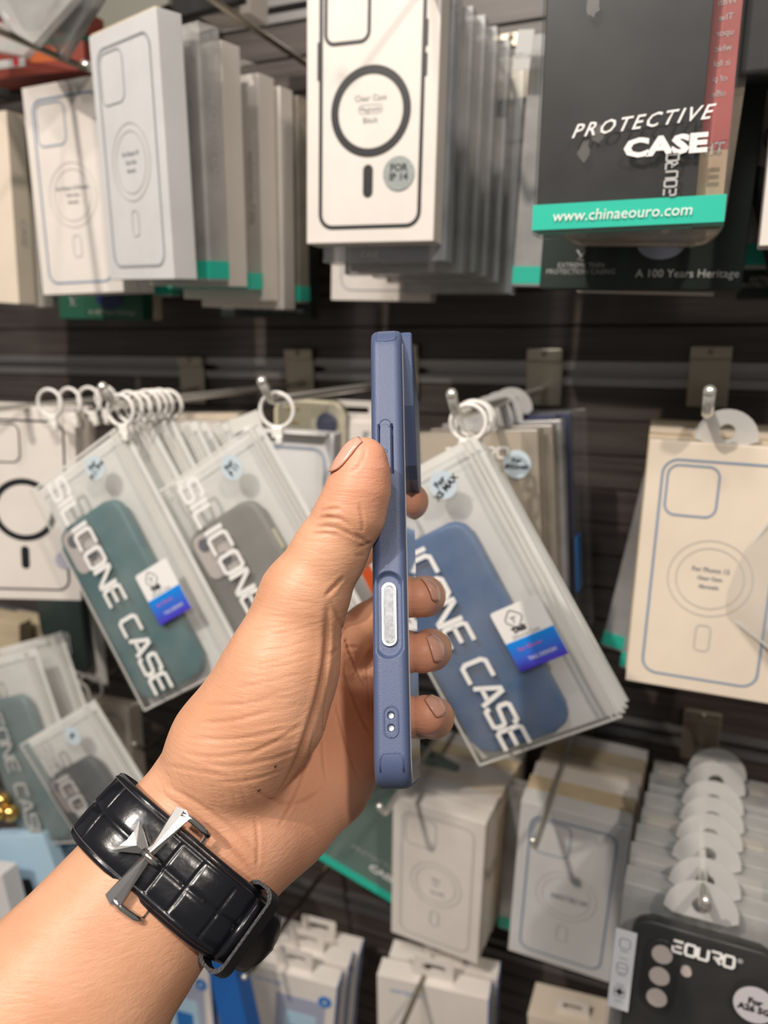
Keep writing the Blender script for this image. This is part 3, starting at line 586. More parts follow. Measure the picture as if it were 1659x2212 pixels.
nail_mat = plain('nail', (.68, .37, .28), .28, coat=.4)
def onto(p, n):
    p = np.array(p, float); n = np.array(n, float)
    p0 = p.copy()
    for _ in range(40):
        d = hand_sdf(p[None])[0]
        if abs(d) < 1e-5: break
        p = p - n * d * .8
        if np.linalg.norm(p - p0) > .0095: p = p0 - n * .0095; break
    return p
def nail(center, along, out, length, width, tipmat=None):
    """nail plate laid on the skin: along = towards the fingertip, out = away from the finger"""
    A = Vector(along).normalized(); O = Vector(out); O = (O - A * O.dot(A)).normalized(); S = A.cross(O)
    nu, nv = 13, 11
    V = []; Fc = []
    for i in range(nu):
        s = i / (nu - 1) * 2 - 1
        for j in range(nv):
            t = j / (nv - 1) * 2 - 1
            ww = width / 2 * (1 - .16 * abs(s) ** 3 if s > 0 else 1 - .30 * abs(s) ** 3)
            ll = length / 2 * (1 - .22 * t * t)
            q = Vector(center) + A * (s * ll) + S * (t * ww) + O * .006
            h = onto(q, np.array(O))
            lift = .00035 + .0003 * (1 - t * t)
            V.append(Vector(h) + O * lift)
    for i in range(nu - 1):
        for j in range(nv - 1):
            a = i * nv + j
            Fc.append((a, a + nv, a + nv + 1, a + 1))
    o = mesh_obj('nail', V, Fc, nail_mat, person, True)
    m = o.modifiers.new('thickness', 'SOLIDIFY'); m.thickness = .0005; m.offset = -1
    return o
nail((-0.1062, 0.2333, 1.4608), (0.0895, 0.2212, 0.9711), (-0.7362, -0.6399, 0.2201), .0132, .0120)
nail((-0.0963, 0.2754, 1.4007), (-0.2630, -0.9253, 0.2734), (0.8674, -0.0315, 0.4966), .0095, .0105)
nail((-0.0910, 0.2660, 1.3811), (-0.4422, -0.8916, 0.0974), (0.9125, -0.1722, 0.3709), .0095, .0105)
nail((-0.0865, 0.2533, 1.3623), (-0.3902, -0.9194, -0.0497), (0.7653, -0.1914, 0.6145), .0080, .0085)
for c_ in ((-0.1153, 0.1871, 1.3671), (-0.1196, 0.1833, 1.3592)):
    o_ = np.array((0.3732, -0.9009, 0.2215))
    q_ = np.array(c_)
    for _ in range(60): q_ = q_ - o_ * max(-.001, min(.001, hand_sdf(q_[None])[0]))
    bm = bmesh.new(); bmesh.ops.create_uvsphere(bm, u_segments=10, v_segments=6, radius=.0005); bmesh.ops.translate(bm, vec=tuple(q_), verts=bm.verts)
    bm_obj('mole', bm, mole_mat, person, True)


# ================================================================ the setting: slatted display wall
WALL_Y = 0.75
wm, nt, b = new_mat('dark_wood_board')
tc = nt.nodes.new('ShaderNodeTexCoord')
mp = nt.nodes.new('ShaderNodeMapping'); mp.inputs['Scale'].default_value = (6, 6, 160)
nt.links.new(tc.outputs['Object'], mp.inputs['Vector'])
n1 = nt.nodes.new('ShaderNodeTexNoise'); n1.inputs['Scale'].default_value = 1.2; n1.inputs['Detail'].default_value = 6; n1.inputs['Roughness'].default_value = .6
nt.links.new(mp.outputs[0], n1.inputs['Vector'])
rp = nt.nodes.new('ShaderNodeValToRGB')
rp.color_ramp.elements[0].position = .3; rp.color_ramp.elements[0].color = (.034, .027, .024, 1)
rp.color_ramp.elements[1].position = .72; rp.color_ramp.elements[1].color = (.098, .079, .071, 1)
nt.links.new(n1.outputs['Fac'], rp.inputs[0])
nt.links.new(rp.outputs[0], b.inputs['Base Color'])
b.inputs['Roughness'].default_value = .42
alu = plain('rail_aluminium', (.30, .29, .29), .35, .75, bump=.1)
groove_m = plain('groove_dark', (.02, .017, .015), .8)
ZR = [1.4676, 1.1159]
pitch = ZR[0] - ZR[1]
rails = [ZR[0] + pitch * 2, ZR[0] + pitch, ZR[0], ZR[1], 0.8096, 0.5496]
# boards between the rails, each with shallow planked grooves
V = []; Fc = []
def wall_quad(z0, z1, y0, y1):
    o = len(V)
    V.extend([(-2.6, y0, z0), (1.4, y0, z0), (1.4, y1, z1), (-2.6, y1, z1)])
    Fc.append((o, o + 1, o + 2, o + 3))
edges = rails
for a, c in zip(edges[:-1], edges[1:]):
    top, bot = a - .011, c + .011
    npl = 10
    hh = (top - bot) / npl
    for k in range(npl):
        zt = top - k * hh; zb = zt - hh
        g = .0016
        wall_quad(zb + g, zt - g, WALL_Y, WALL_Y)
        wall_quad(zb, zb + g, WALL_Y + .003, WALL_Y)
        wall_quad(zt - g, zt, WALL_Y, WALL_Y + .003)
    wall_quad(bot - .022, bot, WALL_Y + .012, WALL_Y + .012)
wall = mesh_obj('wall_back', V, Fc, wm)
tag(wall, kind='structure')
for z in rails:
    bm = bmesh.new()
    pr = [(-.0010, .0125), (-.0022, .0125), (-.0022, .0040), (.0100, .0040), (.0100, -.0040), (-.0022, -.0040), (-.0022, -.0125), (-.0010, -.0125), (.0118, -.0060), (.0118, .0060)]
    pr = [(-.0030, .0115), (-.0030, .0035), (.0090, .0035), (.0090, -.0035), (-.0030, -.0035), (-.0030, -.0115), (.0002, -.0118), (.0110, -.0100), (.0110, .0100), (.0002, .0118)]
    n = len(pr)
    va = [bm.verts.new((-2.6, WALL_Y + y, z + h)) for y, h in pr]; vb = [bm.verts.new((1.4, WALL_Y + y, z + h)) for y, h in pr]
    for i in range(n): bm.faces.new((va[i], va[(i + 1) % n], vb[(i + 1) % n], vb[i]))
    bm.faces.new(va); bm.faces.new(vb[::-1])
    bmesh.ops.recalc_face_normals(bm, faces=bm.faces)
    t = bm_obj('trim_1', bm, alu); tag(t, kind='structure')


# ================================================================ the held phone case
# local frame: x = thickness (towards the back panel), y = width (away from the near edge), z = length
def place(o, M):
    x, y, z, t = M
    o.matrix_world = Matrix(((x[0], y[0], z[0], t[0]), (x[1], y[1], z[1], t[1]), (x[2], y[2], z[2], t[2]), (0, 0, 0, 1)))
blue = plain('blue_rubber', (.078, .107, .203), .40, bump=.25, bscale=3500, spec=.45)
blue_dark = plain('blue_rubber_recess', (.155, .205, .40), .5)
clear_back = plain('glossy_back', (.60, .60, .62), .08, coat=1.0)
white_slab = plain('white_plastic', (.86, .86, .85), .3)
silver_trim = plain('silver_trim', (.75, .76, .78), .2, .9)
case = empty('phone_case')
place(case, ((0.9464, 0.3188, 0.0529), (-0.2516, 0.8295, -0.4986), (-0.2028, 0.4585, 0.8652), (-0.0798, 0.1992, 1.3614)))
tag(case, 'slim matte blue case held edge-on in the hand', 'phone case')
LEN, WID, THK = .168, .077, .0118
def inset(x, z):
    """how far the near edge is pressed in at thickness x and height z"""
    d = 0.0
    # scooped recess round the slot
    cz, hz, hx = .0558, .0148, .0058
    cx = -.0003
    e = max(0.0, abs(z - cz) - (hz - hx)) / hx
    q = ((x - cx) / .0052) ** 2 + e * e
    if q < 1: d += .0019 * min(1.0, (1 - q) * 2.6) ** .8
    # button channels
    if .1060 < z < .1252 and (abs(abs(x + .0006) - .00235) < .00045): d += .0022
    # loop holes
    for hz_ in (.0190, .0229):
        r2 = sqrt(x * x + (z - hz_) ** 2)
        if r2 < .00115: d += .0016
    return d
def corner_w(z):
    """pull-in of the near edge at rounded ends of the plate"""
    r = .011
    zz = min(z, LEN - z)
    if zz >= r: return 0
    return r - sqrt(max(0, r * r - (r - zz) ** 2))
zs = list(np.concatenate([.011 - .011 * np.cos(np.linspace(0, pi / 2, 14)), np.linspace(.0113, LEN - .0113, 520), LEN - .011 + .011 * np.sin(np.linspace(0, pi / 2, 14))]))
zs[0] = 0.0; zs[-1] = LEN
prof = []                         # (x, y inward) around the near edge, from the screen side to the back
R = .0030
prof.append((-THK / 2, .012)); prof.append((-THK / 2, .006))
for k in range(9):
    a = pi / 2 * k / 8
    prof.append((-THK / 2 + R - R * cos(a), R - R * sin(a)))
for x in np.linspace(-THK / 2 + R + .00022, THK / 2 - R - .00022, 30): prof.append((x, 0.0))
for k in range(9):
    a = pi / 2 * (1 - k / 8)
    prof.append((THK / 2 - R + R * cos(a), R - R * sin(a)))
prof.append((THK / 2, .006)); prof.append((THK / 2, .012))
def ends(z):                       # the ends are rounded across the thickness too
    zz = min(z, LEN - z)
    r = .0035
    return 1.0 if zz > r else 1 - .35 * (1 - sqrt(max(0, 1 - ((r - zz) / r) ** 2)))
V = []; Fc = []
np_ = len(prof)
for z in zs:
    cw = corner_w(z); s = ends(z)
    for (x, y) in prof:
        V.append((x * s, y + cw + (inset(x, z) if y < .0005 else 0), z))
for i in range(len(zs) - 1):
    for j in range(np_ - 1):
        a = i * np_ + j
        Fc.append((a, a + 1, a + np_ + 1, a + np_))
frame = mesh_obj('bumper', V, Fc, blue, case, True)
# the rest of the frame: top, bottom and far edge as one rounded ring joined behind the near edge
out = rrect(WID, LEN, .011, 10, 0, 0)
bm = bmesh.new()
def ring_part(bm, out, inn, x0, x1):
    n = len(out)
    for (a, b, xa, xb) in ((out, out, x0, x1), (out, inn, x1, x1), (inn, inn, x1, x0), (inn, out, x0, x0)):
        va = [bm.verts.new((xa, p[0] + WID / 2, p[1] + LEN / 2)) for p in a]
        vb = [bm.verts.new((xb, p[0] + WID / 2, p[1] + LEN / 2)) for p in b]
        for i in range(n):
            bm.faces.new((va[i], va[(i + 1) % n], vb[(i + 1) % n], vb[i]))
out2 = [(a + (.0035 if a < 0 else 0), b) for a, b in out]
out2 = rrect(WID - .0034, LEN - .0012, .0105, 10, .0015, 0)
ring_part(bm, out2, rrect(WID - .010, LEN - .006, .009, 10, .0015, 0), -THK / 2 + .0002, THK / 2 - .0002)
bmesh.ops.remove_doubles(bm, verts=bm.verts, dist=1e-6)
bmesh.ops.recalc_face_normals(bm, faces=bm.faces)
rim = bm_obj('frame_rim', bm, blue, case)
def yz_slab(name, outline, x0, x1, mat, parent, bevel=0.0):
    """plate with the outline in y,z and thickness along x"""
    n = len(outline)
    bm = bmesh.new()
    a = [bm.verts.new((x0, y, z)) for y, z in outline]
    b = [bm.verts.new((x1, y, z)) for y, z in outline]
    f0 = bm.faces.new(a); f1 = bm.faces.new(b[::-1])
    for i in range(n): bm.faces.new((a[i], b[i], b[(i + 1) % n], a[(i + 1) % n]))
    bmesh.ops.recalc_face_normals(bm, faces=bm.faces)
    if bevel:
        bmesh.ops.bevel(bm, geom=list(f1.edges), offset=bevel, segments=3, affect='EDGES', profile=0.5)
    return bm_obj(name, bm, mat, parent)
tag(yz_slab('back_panel', [(y + WID / 2, z + LEN / 2) for y, z in rrect(WID - .006, LEN - .004, .010, 10, .001, 0)], THK / 2 - .0012, THK / 2 + .0003, clear_back, case, .0003), 'glossy pale back panel')
# raised camera guard on the back
gp = [(.0045, .163), (.0055, .1655), (.068, .1655), (.073, .160), (.073, .127), (.068, .117), (.034, .1155), (.026, .1185), (.0125, .138)]
yz_slab('camera_guard', gp, THK / 2 - .0002, THK / 2 + .0038, blue, case, .0008)
# power button with its mark
bo = rrect(.0036, .0190, .0018, 8, -.0006, .1156)
slab('power_button', bo, -.0007, .003, blue, case, .0004, seg=3)
V, Fc = [], []
ro = [(-.0006 + .0021 * cos(t), .1250 + .0021 * sin(t)) for t in np.linspace(0, pi, 14)]
t_ = tube('button_arch', [(a, -.00005, b) for a, b in ro], .00022, blue, case, 6)
pm = plain('button_mark', (.05, .065, .14), .6)
a_ = tube('button_mark', [(-.0006 + .0007 * cos(t), -.00072, .1145 + .0007 * sin(t)) for t in np.linspace(radians(70), radians(400), 14)], .00012, pm, case, 6)
tube('button_mark', [(-.0012, -.00072, .1145), (-.0006, -.00072, .1145)], .00012, pm, case, 6)
# slot with pale rim and silver insert
o1 = rrect(.0050, .0216, .0025, 10, -.0002, .0561); i1 = rrect(.0034, .0196, .0017, 10, -.0002, .0561)
slot = slab('side_slot', o1, .0009, .004, white_slab, case, .0004, seg=3)
tag(slot, 'white rimmed slot')
slab('slot_window', rrect(.0031, .0190, .0015, 8, -.0002, .0561), .00070, .003, plain('silver_window', (.66, .68, .70), .18, .5, noise=.25, nscale=900), slot, .0002)
tube('slot_edge', [(a, .00075, b) for a, b in rrect(.0033, .0192, .0016, 8, -.0002, .0561)], .00022, silver_trim, slot, 6, True)
# raised oval round the two loop holes
tube('loop_rim', [(a, -.00002, b) for a, b in rrect(.0046, .0098, .0023, 8, 0, .02095)], .00032, blue, case, 8, True)
for hz_ in (.0190, .0229):
    slab('loop_hole', [(.00092 * cos(t), hz_ + .00092 * sin(t)) for t in np.linspace(0, 2 * pi, 20)[:-1]], .0012, .003, plain('pale_cord_hole', (.60, .64, .62), .5), case)
# moulded corner cushions
def cushion(zc, h, w):
    tube('corner_cushion', [(a, corner_w(c), c) for a, c in ((-w, zc - h), (-w, zc + h * .3), (-w * .72, zc + h), (w * .72, zc + h), (w, zc + h * .3), (w, zc - h))], .00028, blue, case, 6)
cushion(.0085, .0028, .0037)
tube('corner_cushion', [(-.0036, corner_w(.1650), .1650), (-.0038, corner_w(.1610), .1610), (-.0034, corner_w(.1596), .1596), (0, corner_w(.1592), .1592), (.0034, corner_w(.1596), .1596), (.0038, corner_w(.1610), .1610), (.0036, corner_w(.1650), .1650)], .00026, blue, case, 6)
# the white handset standing inside the case
ph = empty('phone'); place(ph, ((0.9464, 0.3188, 0.0529), (-0.2516, 0.8295, -0.4986), (-0.2028, 0.4585, 0.8652), (-0.0798, 0.1992, 1.3614)))
yz_slab('body', [(y + WID / 2, z + LEN / 2) for y, z in rrect(WID - .011, LEN - .008, .009, 8, .001, 0)], -THK / 2 + .0010, THK / 2 - .0016, white_slab, ph, .0006)
tag(ph, 'pale handset fitted inside the blue case, glimpsed at the side slot', 'phone')

# ================================================================ the watch strap
# local frame: x = across the wrist, y = away from the viewer, z = along the arm towards the hand
leather, nt, b = new_mat('black_leather')
b.inputs['Base Color'].default_value = (.006, .0065, .010, 1); b.inputs['Roughness'].default_value = .27
b.inputs['Coat Weight'].default_value = .15; b.inputs['Coat Roughness'].default_value = .15
tc = nt.nodes.new('ShaderNodeTexCoord')
mp = nt.nodes.new('ShaderNodeMapping'); mp.inputs['Scale'].default_value = (1.0, 1.0, 1.0)
nt.links.new(tc.outputs['Object'], mp.inputs['Vector'])
n1 = nt.nodes.new('ShaderNodeTexNoise'); n1.inputs['Scale'].default_value = 260; n1.inputs['Detail'].default_value = 5
nt.links.new(mp.outputs[0], n1.inputs['Vector'])
bp = nt.nodes.new('ShaderNodeBump'); bp.inputs['Strength'].default_value = .30; bp.inputs['Distance'].default_value = .0006
nt.links.new(n1.outputs['Fac'], bp.inputs['Height'])
nt.links.new(bp.outputs[0], b.inputs['Normal'])
edge_mat = plain('leather_edge', (.010, .010, .013), .5, bump=.4, bscale=1500)
steel = plain('brushed_steel', (.72, .71, .70), .20, 1.0, bump=.05, bscale=300)
thread = plain('dark_thread', (.06, .06, .065), .7)

strap = empty('watch_strap')
place(strap, ((0.8537, 0.0341, -0.5196), (-0.3965, 0.6894, -0.6062), (0.3376, 0.7236, 0.6020), (-0.1505, 0.1786, 1.3287)))
tag(strap, 'black crocodile-grain leather strap buckled round the wrist', 'watch strap')
HX, HR = .0104, .0204          # half flat length and radius of the wrist oval
def oval(s, off=0.0):
    """point and normal on the wrist oval; s = metres from the middle of the viewer side"""
    q = pi * HR
    per = 4 * HX + 2 * q
    s = (s + per / 2) % per - per / 2
    sg = 1 if s >= 0 else -1
    a = abs(s)
    if a <= HX: p, n = (a, -HR), (0, -1)
    elif a <= HX + q:
        t = (a - HX) / HR
        n = (sin(t), -cos(t)); p = (HX + HR * n[0], HR * n[1])
    else:
        p, n = (HX - (a - HX - q), HR), (0, 1)
    return Vector((sg * (p[0] + n[0] * off), p[1] + n[1] * off)), Vector((sg * n[0], n[1]))
PER = 4 * HX + 2 * pi * HR
def band(name, s0, s1, width, off, th, mat, parent, n=160, groove=(), lift=None, closed=False):
    prof = []
    hw = width / 2
    for t, h in ((-1, 0), (-1, .5), (-.96, .85), (-.86, 1.0), (-.82, .86), (-.78, 1.02), (-.5, 1.1), (-.2, 1.14), (-.05, 1.15), (0, .85), (.05, 1.15), (.2, 1.14), (.5, 1.1), (.78, 1.02), (.82, .86), (.86, 1.0), (.96, .85), (1, .5), (1, 0)):
        prof.append((t * hw, h * th))
    V = []; Fc = []
    m = len(prof)
    for i in range(n + (0 if closed else 1)):
        s = s0 + (s1 - s0) * i / n
        lf = lift(s) if lift else 0
        g = sum(.00065 * math.exp(-((s - c) / .00045) ** 2) for c in groove)
        for z, h in prof:
            gg = g if abs(z) < hw * .8 and h > th * .9 else 0
            p, nn = oval(s, off + h - gg + lf)
            V.append((p.x, p.y, z))
    rows = n + (0 if closed else 1)
    for i in range(n):
        a = i; b = (i + 1) % rows
        for j in range(m):
            k = (j + 1) % m
            Fc.append((a * m + j, b * m + j, b * m + k, a * m + k))
    if not closed:
        Fc.append(tuple(range(m))); Fc.append(tuple(reversed([(rows - 1) * m + j for j in range(m)])))
    return mesh_obj(name, V, Fc, mat, parent, True)
band('strap_band', -PER / 2, PER / 2, .0235, .0004, .0024, leather, strap, 320, groove=(-.033, -.0245, -.002, .0135, .0225, .034), closed=True)
for sg in (-1, 1):
    tube('stitching', [(*(oval(s, .0029)[0]), sg * .0096) for s in np.linspace(-.045, .045, 90)], .00022, thread, strap, 5)
# upper layer with the holes, from the buckle to the keeper
band('strap_tail', -.0040, .034, .0205, .0029, .0018, leather, strap, 90, groove=(.0015, .0105, .0205))
for s in (.0085, .0155):
    p, n = oval(s, .0050)
    hb = [(p.x + .0007 * cos(t), sg_ * 0 + .0007 * sin(t)) for t in np.linspace(0, 2 * pi, 14)[:-1] for sg_ in (1,)]
    slab('strap_hole', hb, p.y - .00025, p.y + .001, plain('hole_dark', (.002, .002, .002), .9), strap)
# flap past the keeper, springing away from the wrist, and the keeper itself
V = []; Fc = []
n = 26
p0, n0 = oval(.0275, .0048)
tdir = Vector((-n0.y, n0.x))
for i in range(n + 1):
    t = i / n
    L_ = .024 * t
    ang = .45 * t
    base = Vector((p0.x, p0.y)) + tdir * (L_ * cos(ang * .5)) - n0 * (L_ * sin(ang * .5)) 
    w = .0098 * (1 if t < .55 else sqrt(max(.02, 1 - ((t - .55) / .45) ** 2)))
    nn = (n0 * cos(ang) + tdir * sin(ang))
    for z, h in ((-w, 0), (-w, .0012), (-w * .8, .0020), (0, .0024), (w * .8, .0020), (w, .0012), (w, 0), (0, -.0002)):
        V.append((base.x + nn.x * h, base.y + nn.y * h, z))
for i in range(n):
    for j in range(8):
        k = (j + 1) % 8
        Fc.append((i * 8 + j, (i + 1) * 8 + j, (i + 1) * 8 + k, i * 8 + k))
Fc.append(tuple(range(8))); Fc.append(tuple(n * 8 + j for j in range(7, -1, -1)))
mesh_obj('strap_flap', V, Fc, leather, strap, True)
V = []; Fc = []
kp, kn = oval(.0315, 0)
kt = Vector((-kn.y, kn.x))
loop = rrect(.0262, .0090, .0038, 8)
for (a, h) in loop:
    for (dt, dh) in ((-.0028, 0), (-.0028, .0010), (.0028, .0010), (.0028, 0)):
        q = kp + kn * (.0028 + h + (dh if h > 0 else -dh)) + kt * dt
        zz = a + (dh if a > 0 else -dh)
        V.append((q.x, q.y, zz))
m = len(loop)
for i in range(m):
    for j in range(4):
        a = i * 4 + j; b_ = i * 4 + (j + 1) % 4; c = ((i + 1) % m) * 4 + (j + 1) % 4; d = ((i + 1) % m) * 4 + j
        Fc.append((a, b_, c, d))
keep = mesh_obj('strap_keeper', V, Fc, edge_mat, strap)
# buckle: two flaring arms across the strap, a forked star, side rails and a pin
def plate(name, pts, base, top, parent, ctr=None):
    """solid with sharp ridged top: pts (x,z) outline"""
    n = len(pts)
    cx = sum(a for a, b in pts) / n if ctr is None else ctr[0]; cz = sum(b for a, b in pts) / n if ctr is None else ctr[1]
    V = [(a, -HR - base, b) for a, b in pts] + [(a, -HR - base - .0011, b) for a, b in pts] + [(cx, -HR - top, cz)]
    Fc = [tuple(range(n))]
    for i in range(n):
        j = (i + 1) % n
        Fc.append((i, j, n + j, n + i)); Fc.append((n + i, n + j, 2 * n))
    return mesh_obj(name, V, Fc, steel, parent)
bx = -0.0045
BU = empty('buckle_group'); bpy.data.objects.remove(BU)
ba = plate('buckle', [(bx - .0012, 0), (bx - .0026, .0152), (bx + .0004, .0162), (bx + .0030, .0150), (bx + .0014, .0), (bx + .0030, -.0150), (bx + .0004, -.0162), (bx - .0026, -.0152)], .0052, .0078, strap, (bx, 0))
star = plate('buckle_star', [(bx + .0008, .0004), (bx - .0030, .0024), (bx - .0058, .0040), (bx - .0088, .0056), (bx - .0080, .0022), (bx - .0079, -.0004), (bx - .0086, -.0030), (bx - .0098, -.0058), (bx - .0060, -.0034), (bx - .0030, -.0016)], .0052, .0074, strap, (bx - .0045, 0))
for sg in (-1, 1):
    tube('buckle_rail', [(bx, -HR - .0058, sg * .0146), (bx + .0035, -HR - .0050, sg * .0152), (bx + .0078, -HR - .0036, sg * .0150), (bx + .0105, -HR - .0018, sg * .0146)], .0011, steel, strap, 8)
tube('buckle_bar', [(bx + .0100, -HR - .0010, -.0142), (bx + .0100, -HR - .0010, .0142)], .0009, steel, strap, 8)
tube('buckle_pin', [(bx - .002, -HR - .0072, 0), (bx + .002, -HR - .0076, -.0002), (bx + .0046, -HR - .0056, -.0004)], .0012, steel, strap, 10)


# floor, far below the display
fl, nt, b = new_mat('floor_tile')
b.inputs['Base Color'].default_value = (.22, .19, .17, 1); b.inputs['Roughness'].default_value = .3
tag(mesh_obj('floor', [(-2.6, -1.6, 0), (1.4, -1.6, 0), (1.4, .80, 0), (-2.6, .80, 0)], [(0, 1, 2, 3)], fl), kind='structure')
tag(mesh_obj('wall_backing', [(-2.6, .78, 0), (1.4, .78, 0), (1.4, .78, 2.9), (-2.6, .78, 2.9)], [(0, 1, 2, 3)], groove_m), kind='structure')

# ================================================================ materials of the goods
card = plain('white_card', (.74, .69, .64), .45, noise=.05, nscale=30, bump=.1, bscale=900)
card_cool = plain('cool_white_card', (.66, .66, .66), .42, noise=.06, nscale=30)
card_cream = plain('cream_card', (.76, .66, .54), .5, noise=.06, nscale=25)
card_old = plain('yellowed_card', (.60, .49, .33), .5, noise=.15, nscale=40)
ink = plain('black_ink', (.012, .013, .016), .45)
ink_grey = plain('grey_ink', (.30, .31, .33), .5)
ink_soft = plain('soft_grey_ink', (.50, .48, .46), .5)
ink_blue = plain('slate_blue_ink', (.22, .30, .42), .45)
ink_white = plain('white_ink', (.86, .85, .83), .4)
ink_pale = plain('pale_ink', (.45, .45, .44), .5)
black_card = plain('black_card', (.022, .022, .022), .33, noise=.4, nscale=35)
green_black = plain('green_black_card', (.016, .028, .023), .4, noise=.2)
green_card = plain('dark_green_card', (.010, .085, .045), .45)
teal_ink = plain('teal_print', (.030, .52, .38), .35)
navy = plain('navy_card', (.012, .020, .095), .35)
bright_blue = plain('bright_blue_print', (.02, .17, .50), .4)
royal = plain('royal_blue_print', (.015, .12, .42), .4)
red_print = plain('dusty_red_print', (.42, .10, .09), .5, noise=.3, nscale=20)
orange = plain('orange_plastic', (.62, .10, .02), .4)
silver = plain('hologram_foil', (.42, .46, .45), .3, .4, noise=.25, nscale=900)
lens_dark = plain('lens_dark', (.05, .055, .09), .2, coat=.5)
lens_pink = plain('pale_lens_disc', (.62, .54, .50), .35)
grey_glass = plain('lens_plate', (.52, .47, .45), .3, coat=.3)
shell = film('clear_shell', (.8, .82, .84), .02, .10, .09)
shell_milk = film('cloudy_shell', (.78, .78, .76), .46, .2, .2, noise=.12)
shell_blue = film('bluish_shell', (.72, .77, .84), .5, .18, .22, noise=.12)
shell_tan = film('warm_cloudy_shell', (.55, .49, .40), .55, .25, .18, noise=.1)
frost = film('frosted_film', (.88, .88, .85), .14, .30, .07, noise=.06)
frost_back = film('frosted_back_film', (.84, .84, .81), .94, .3, .10, noise=.08)
frost_edge = plain('film_seam', (.70, .69, .65), .3)
plastic_white = plain('white_nylon', (.80, .78, .74), .3)
tab_milk = film('milky_tab', (.74, .73, .71), .72, .3, .15)
chrome = plain('chrome', (.86, .84, .78), .28, .75)
chrome_dark = plain('worn_chrome', (.34, .31, .25), .25, 1.0)
bracket_m = plain('bracket_steel', (.42, .38, .30), .38, .9)
teal_sil = plain('teal_silicone', (.025, .115, .130), .55)
dark_sil = plain('slate_silicone', (.016, .026, .034), .55)
grey_sil = plain('grey_silicone', (.16, .16, .145), .55)
blue_sil = plain('blue_silicone', (.014, .085, .235), .5, noise=.1)
cream_sil = plain('cream_silicone', (.55, .50, .36), .5)
gold = plain('gold_metal', (.80, .52, .16), .2, 1.0)
sky_card = plain('pale_blue_card', (.42, .60, .74), .4)
lilac = plain('lilac_grey_card', (.36, .39, .50), .4)

gm = bpy.data.materials.new('blue_fade_print'); gm.use_nodes = True
nt = gm.node_tree; b = nt.nodes['Principled BSDF']; b.inputs['Roughness'].default_value = .4
tc = nt.nodes.new('ShaderNodeTexCoord'); sx_ = nt.nodes.new('ShaderNodeSeparateXYZ'); nt.links.new(tc.outputs['Generated'], sx_.inputs[0])
rp = nt.nodes.new('ShaderNodeValToRGB'); rp.color_ramp.elements[0].color = (.07, .03, .50, 1); rp.color_ramp.elements[1].color = (.0, .26, .80, 1)
nt.links.new(sx_.outputs['Z'], rp.inputs[0]); nt.links.new(rp.outputs[0], b.inputs['Base Color'])

# ================================================================ builders of the goods (origin = middle of the front)
def root(name, pose, label, cat, group=None):
    e = empty(name, pose[0], pose[1])
    return tag(e, label, cat, group)
def shift(pose, dx=0, dy=0, dz=0, roll=0, yaw=0, tip=0):
    (x, y, z), (a, b_, c) = pose
    return ((x + dx, y + dy, z + dz), (a + tip, b_ + roll, c + yaw))

def carton(name, pose, w, h, d, label, cat='box', group=None, mat=None, bevel=.0006):
    r = root(name, pose, label, cat, group)
    c = boxm('carton', w, d, h, mat or card, r, (0, d / 2, 0), bevel)
    return r
def hang_tab(r, w, h, z0, y, mat, hole=True, rad=None, name='hang_tab'):
    """flat tab standing on the top edge with a slot"""
    n = 20
    rad = rad or w / 2
    out = [(w / 2, 0)] + [(w / 2 * cos(t), max(0, h - w / 2) + w / 2 * sin(t)) for t in np.linspace(0, pi, n)] + [(-w / 2, 0)]
    V = [(a, y, z0 + b_) for a, b_ in out]
    cz = z0 + max(0, h - w / 2) + w * .12
    m = len(out)
    V += [(w * .12 * cos(t), y, cz + w * .12 * sin(t)) for t in np.linspace(-pi / 2, 1.5 * pi, m)]
    Fc = [(i, i + 1, m + i + 1, m + i) for i in range(0)]
    # outer ring to hole ring by angle
    outer = []
    for i in range(24):
        a = 2 * pi * i / 24
        dx, dz = cos(a), sin(a)
        best = 1e9
        for (x1, z1), (x2, z2) in zip(out, out[1:] + out[:1]):
            z1_, z2_ = z1 + z0 - cz, z2 + z0 - cz
            ex, ez = x2 - x1, z2_ - z1_
            den = dx * ez - dz * ex
            if abs(den) < 1e-12: continue
            t = (x1 * ez - z1_ * ex) / den
            s = (x1 * dz - z1_ * dx) / den
            if t > 1e-6 and -1e-6 <= s <= 1 + 1e-6: best = min(best, t)
        outer.append((dx * best, cz + dz * best))
    inner = [(w * .13 * cos(2 * pi * i / 24), cz + w * .13 * sin(2 * pi * i / 24)) for i in range(24)]
    o = ring_print(name, outer, inner, y, mat, r)
    md = o.modifiers.new('thickness', 'SOLIDIFY'); md.thickness = .0006
    return cz
def euro_tab(r, w, h, z0, y, mat):
    """square hang tab with a wide slot"""
    o = ring_print('hang_tab', rrect(w, h, .003, 5, 0, z0 + h / 2), rrect(w * .6, h * .28, h * .13, 5, 0, z0 + h * .55), y, mat, r)
    md = o.modifiers.new('thickness', 'SOLIDIFY'); md.thickness = .0006
def rr_ring(name, w, h, rad, t, cx, cz, mat, parent, y=-.0004):
    return ring_print(name, rrect(w, h, rad, 8, cx, cz), rrect(w - 2 * t, h - 2 * t, max(.0005, rad - t), 8, cx, cz), y, mat, parent)
def circ(rad, cx, cz, n=48, ez=1.0):
    return [(cx + rad * cos(2 * pi * i / n), cz + rad * ez * sin(2 * pi * i / n)) for i in range(n)]
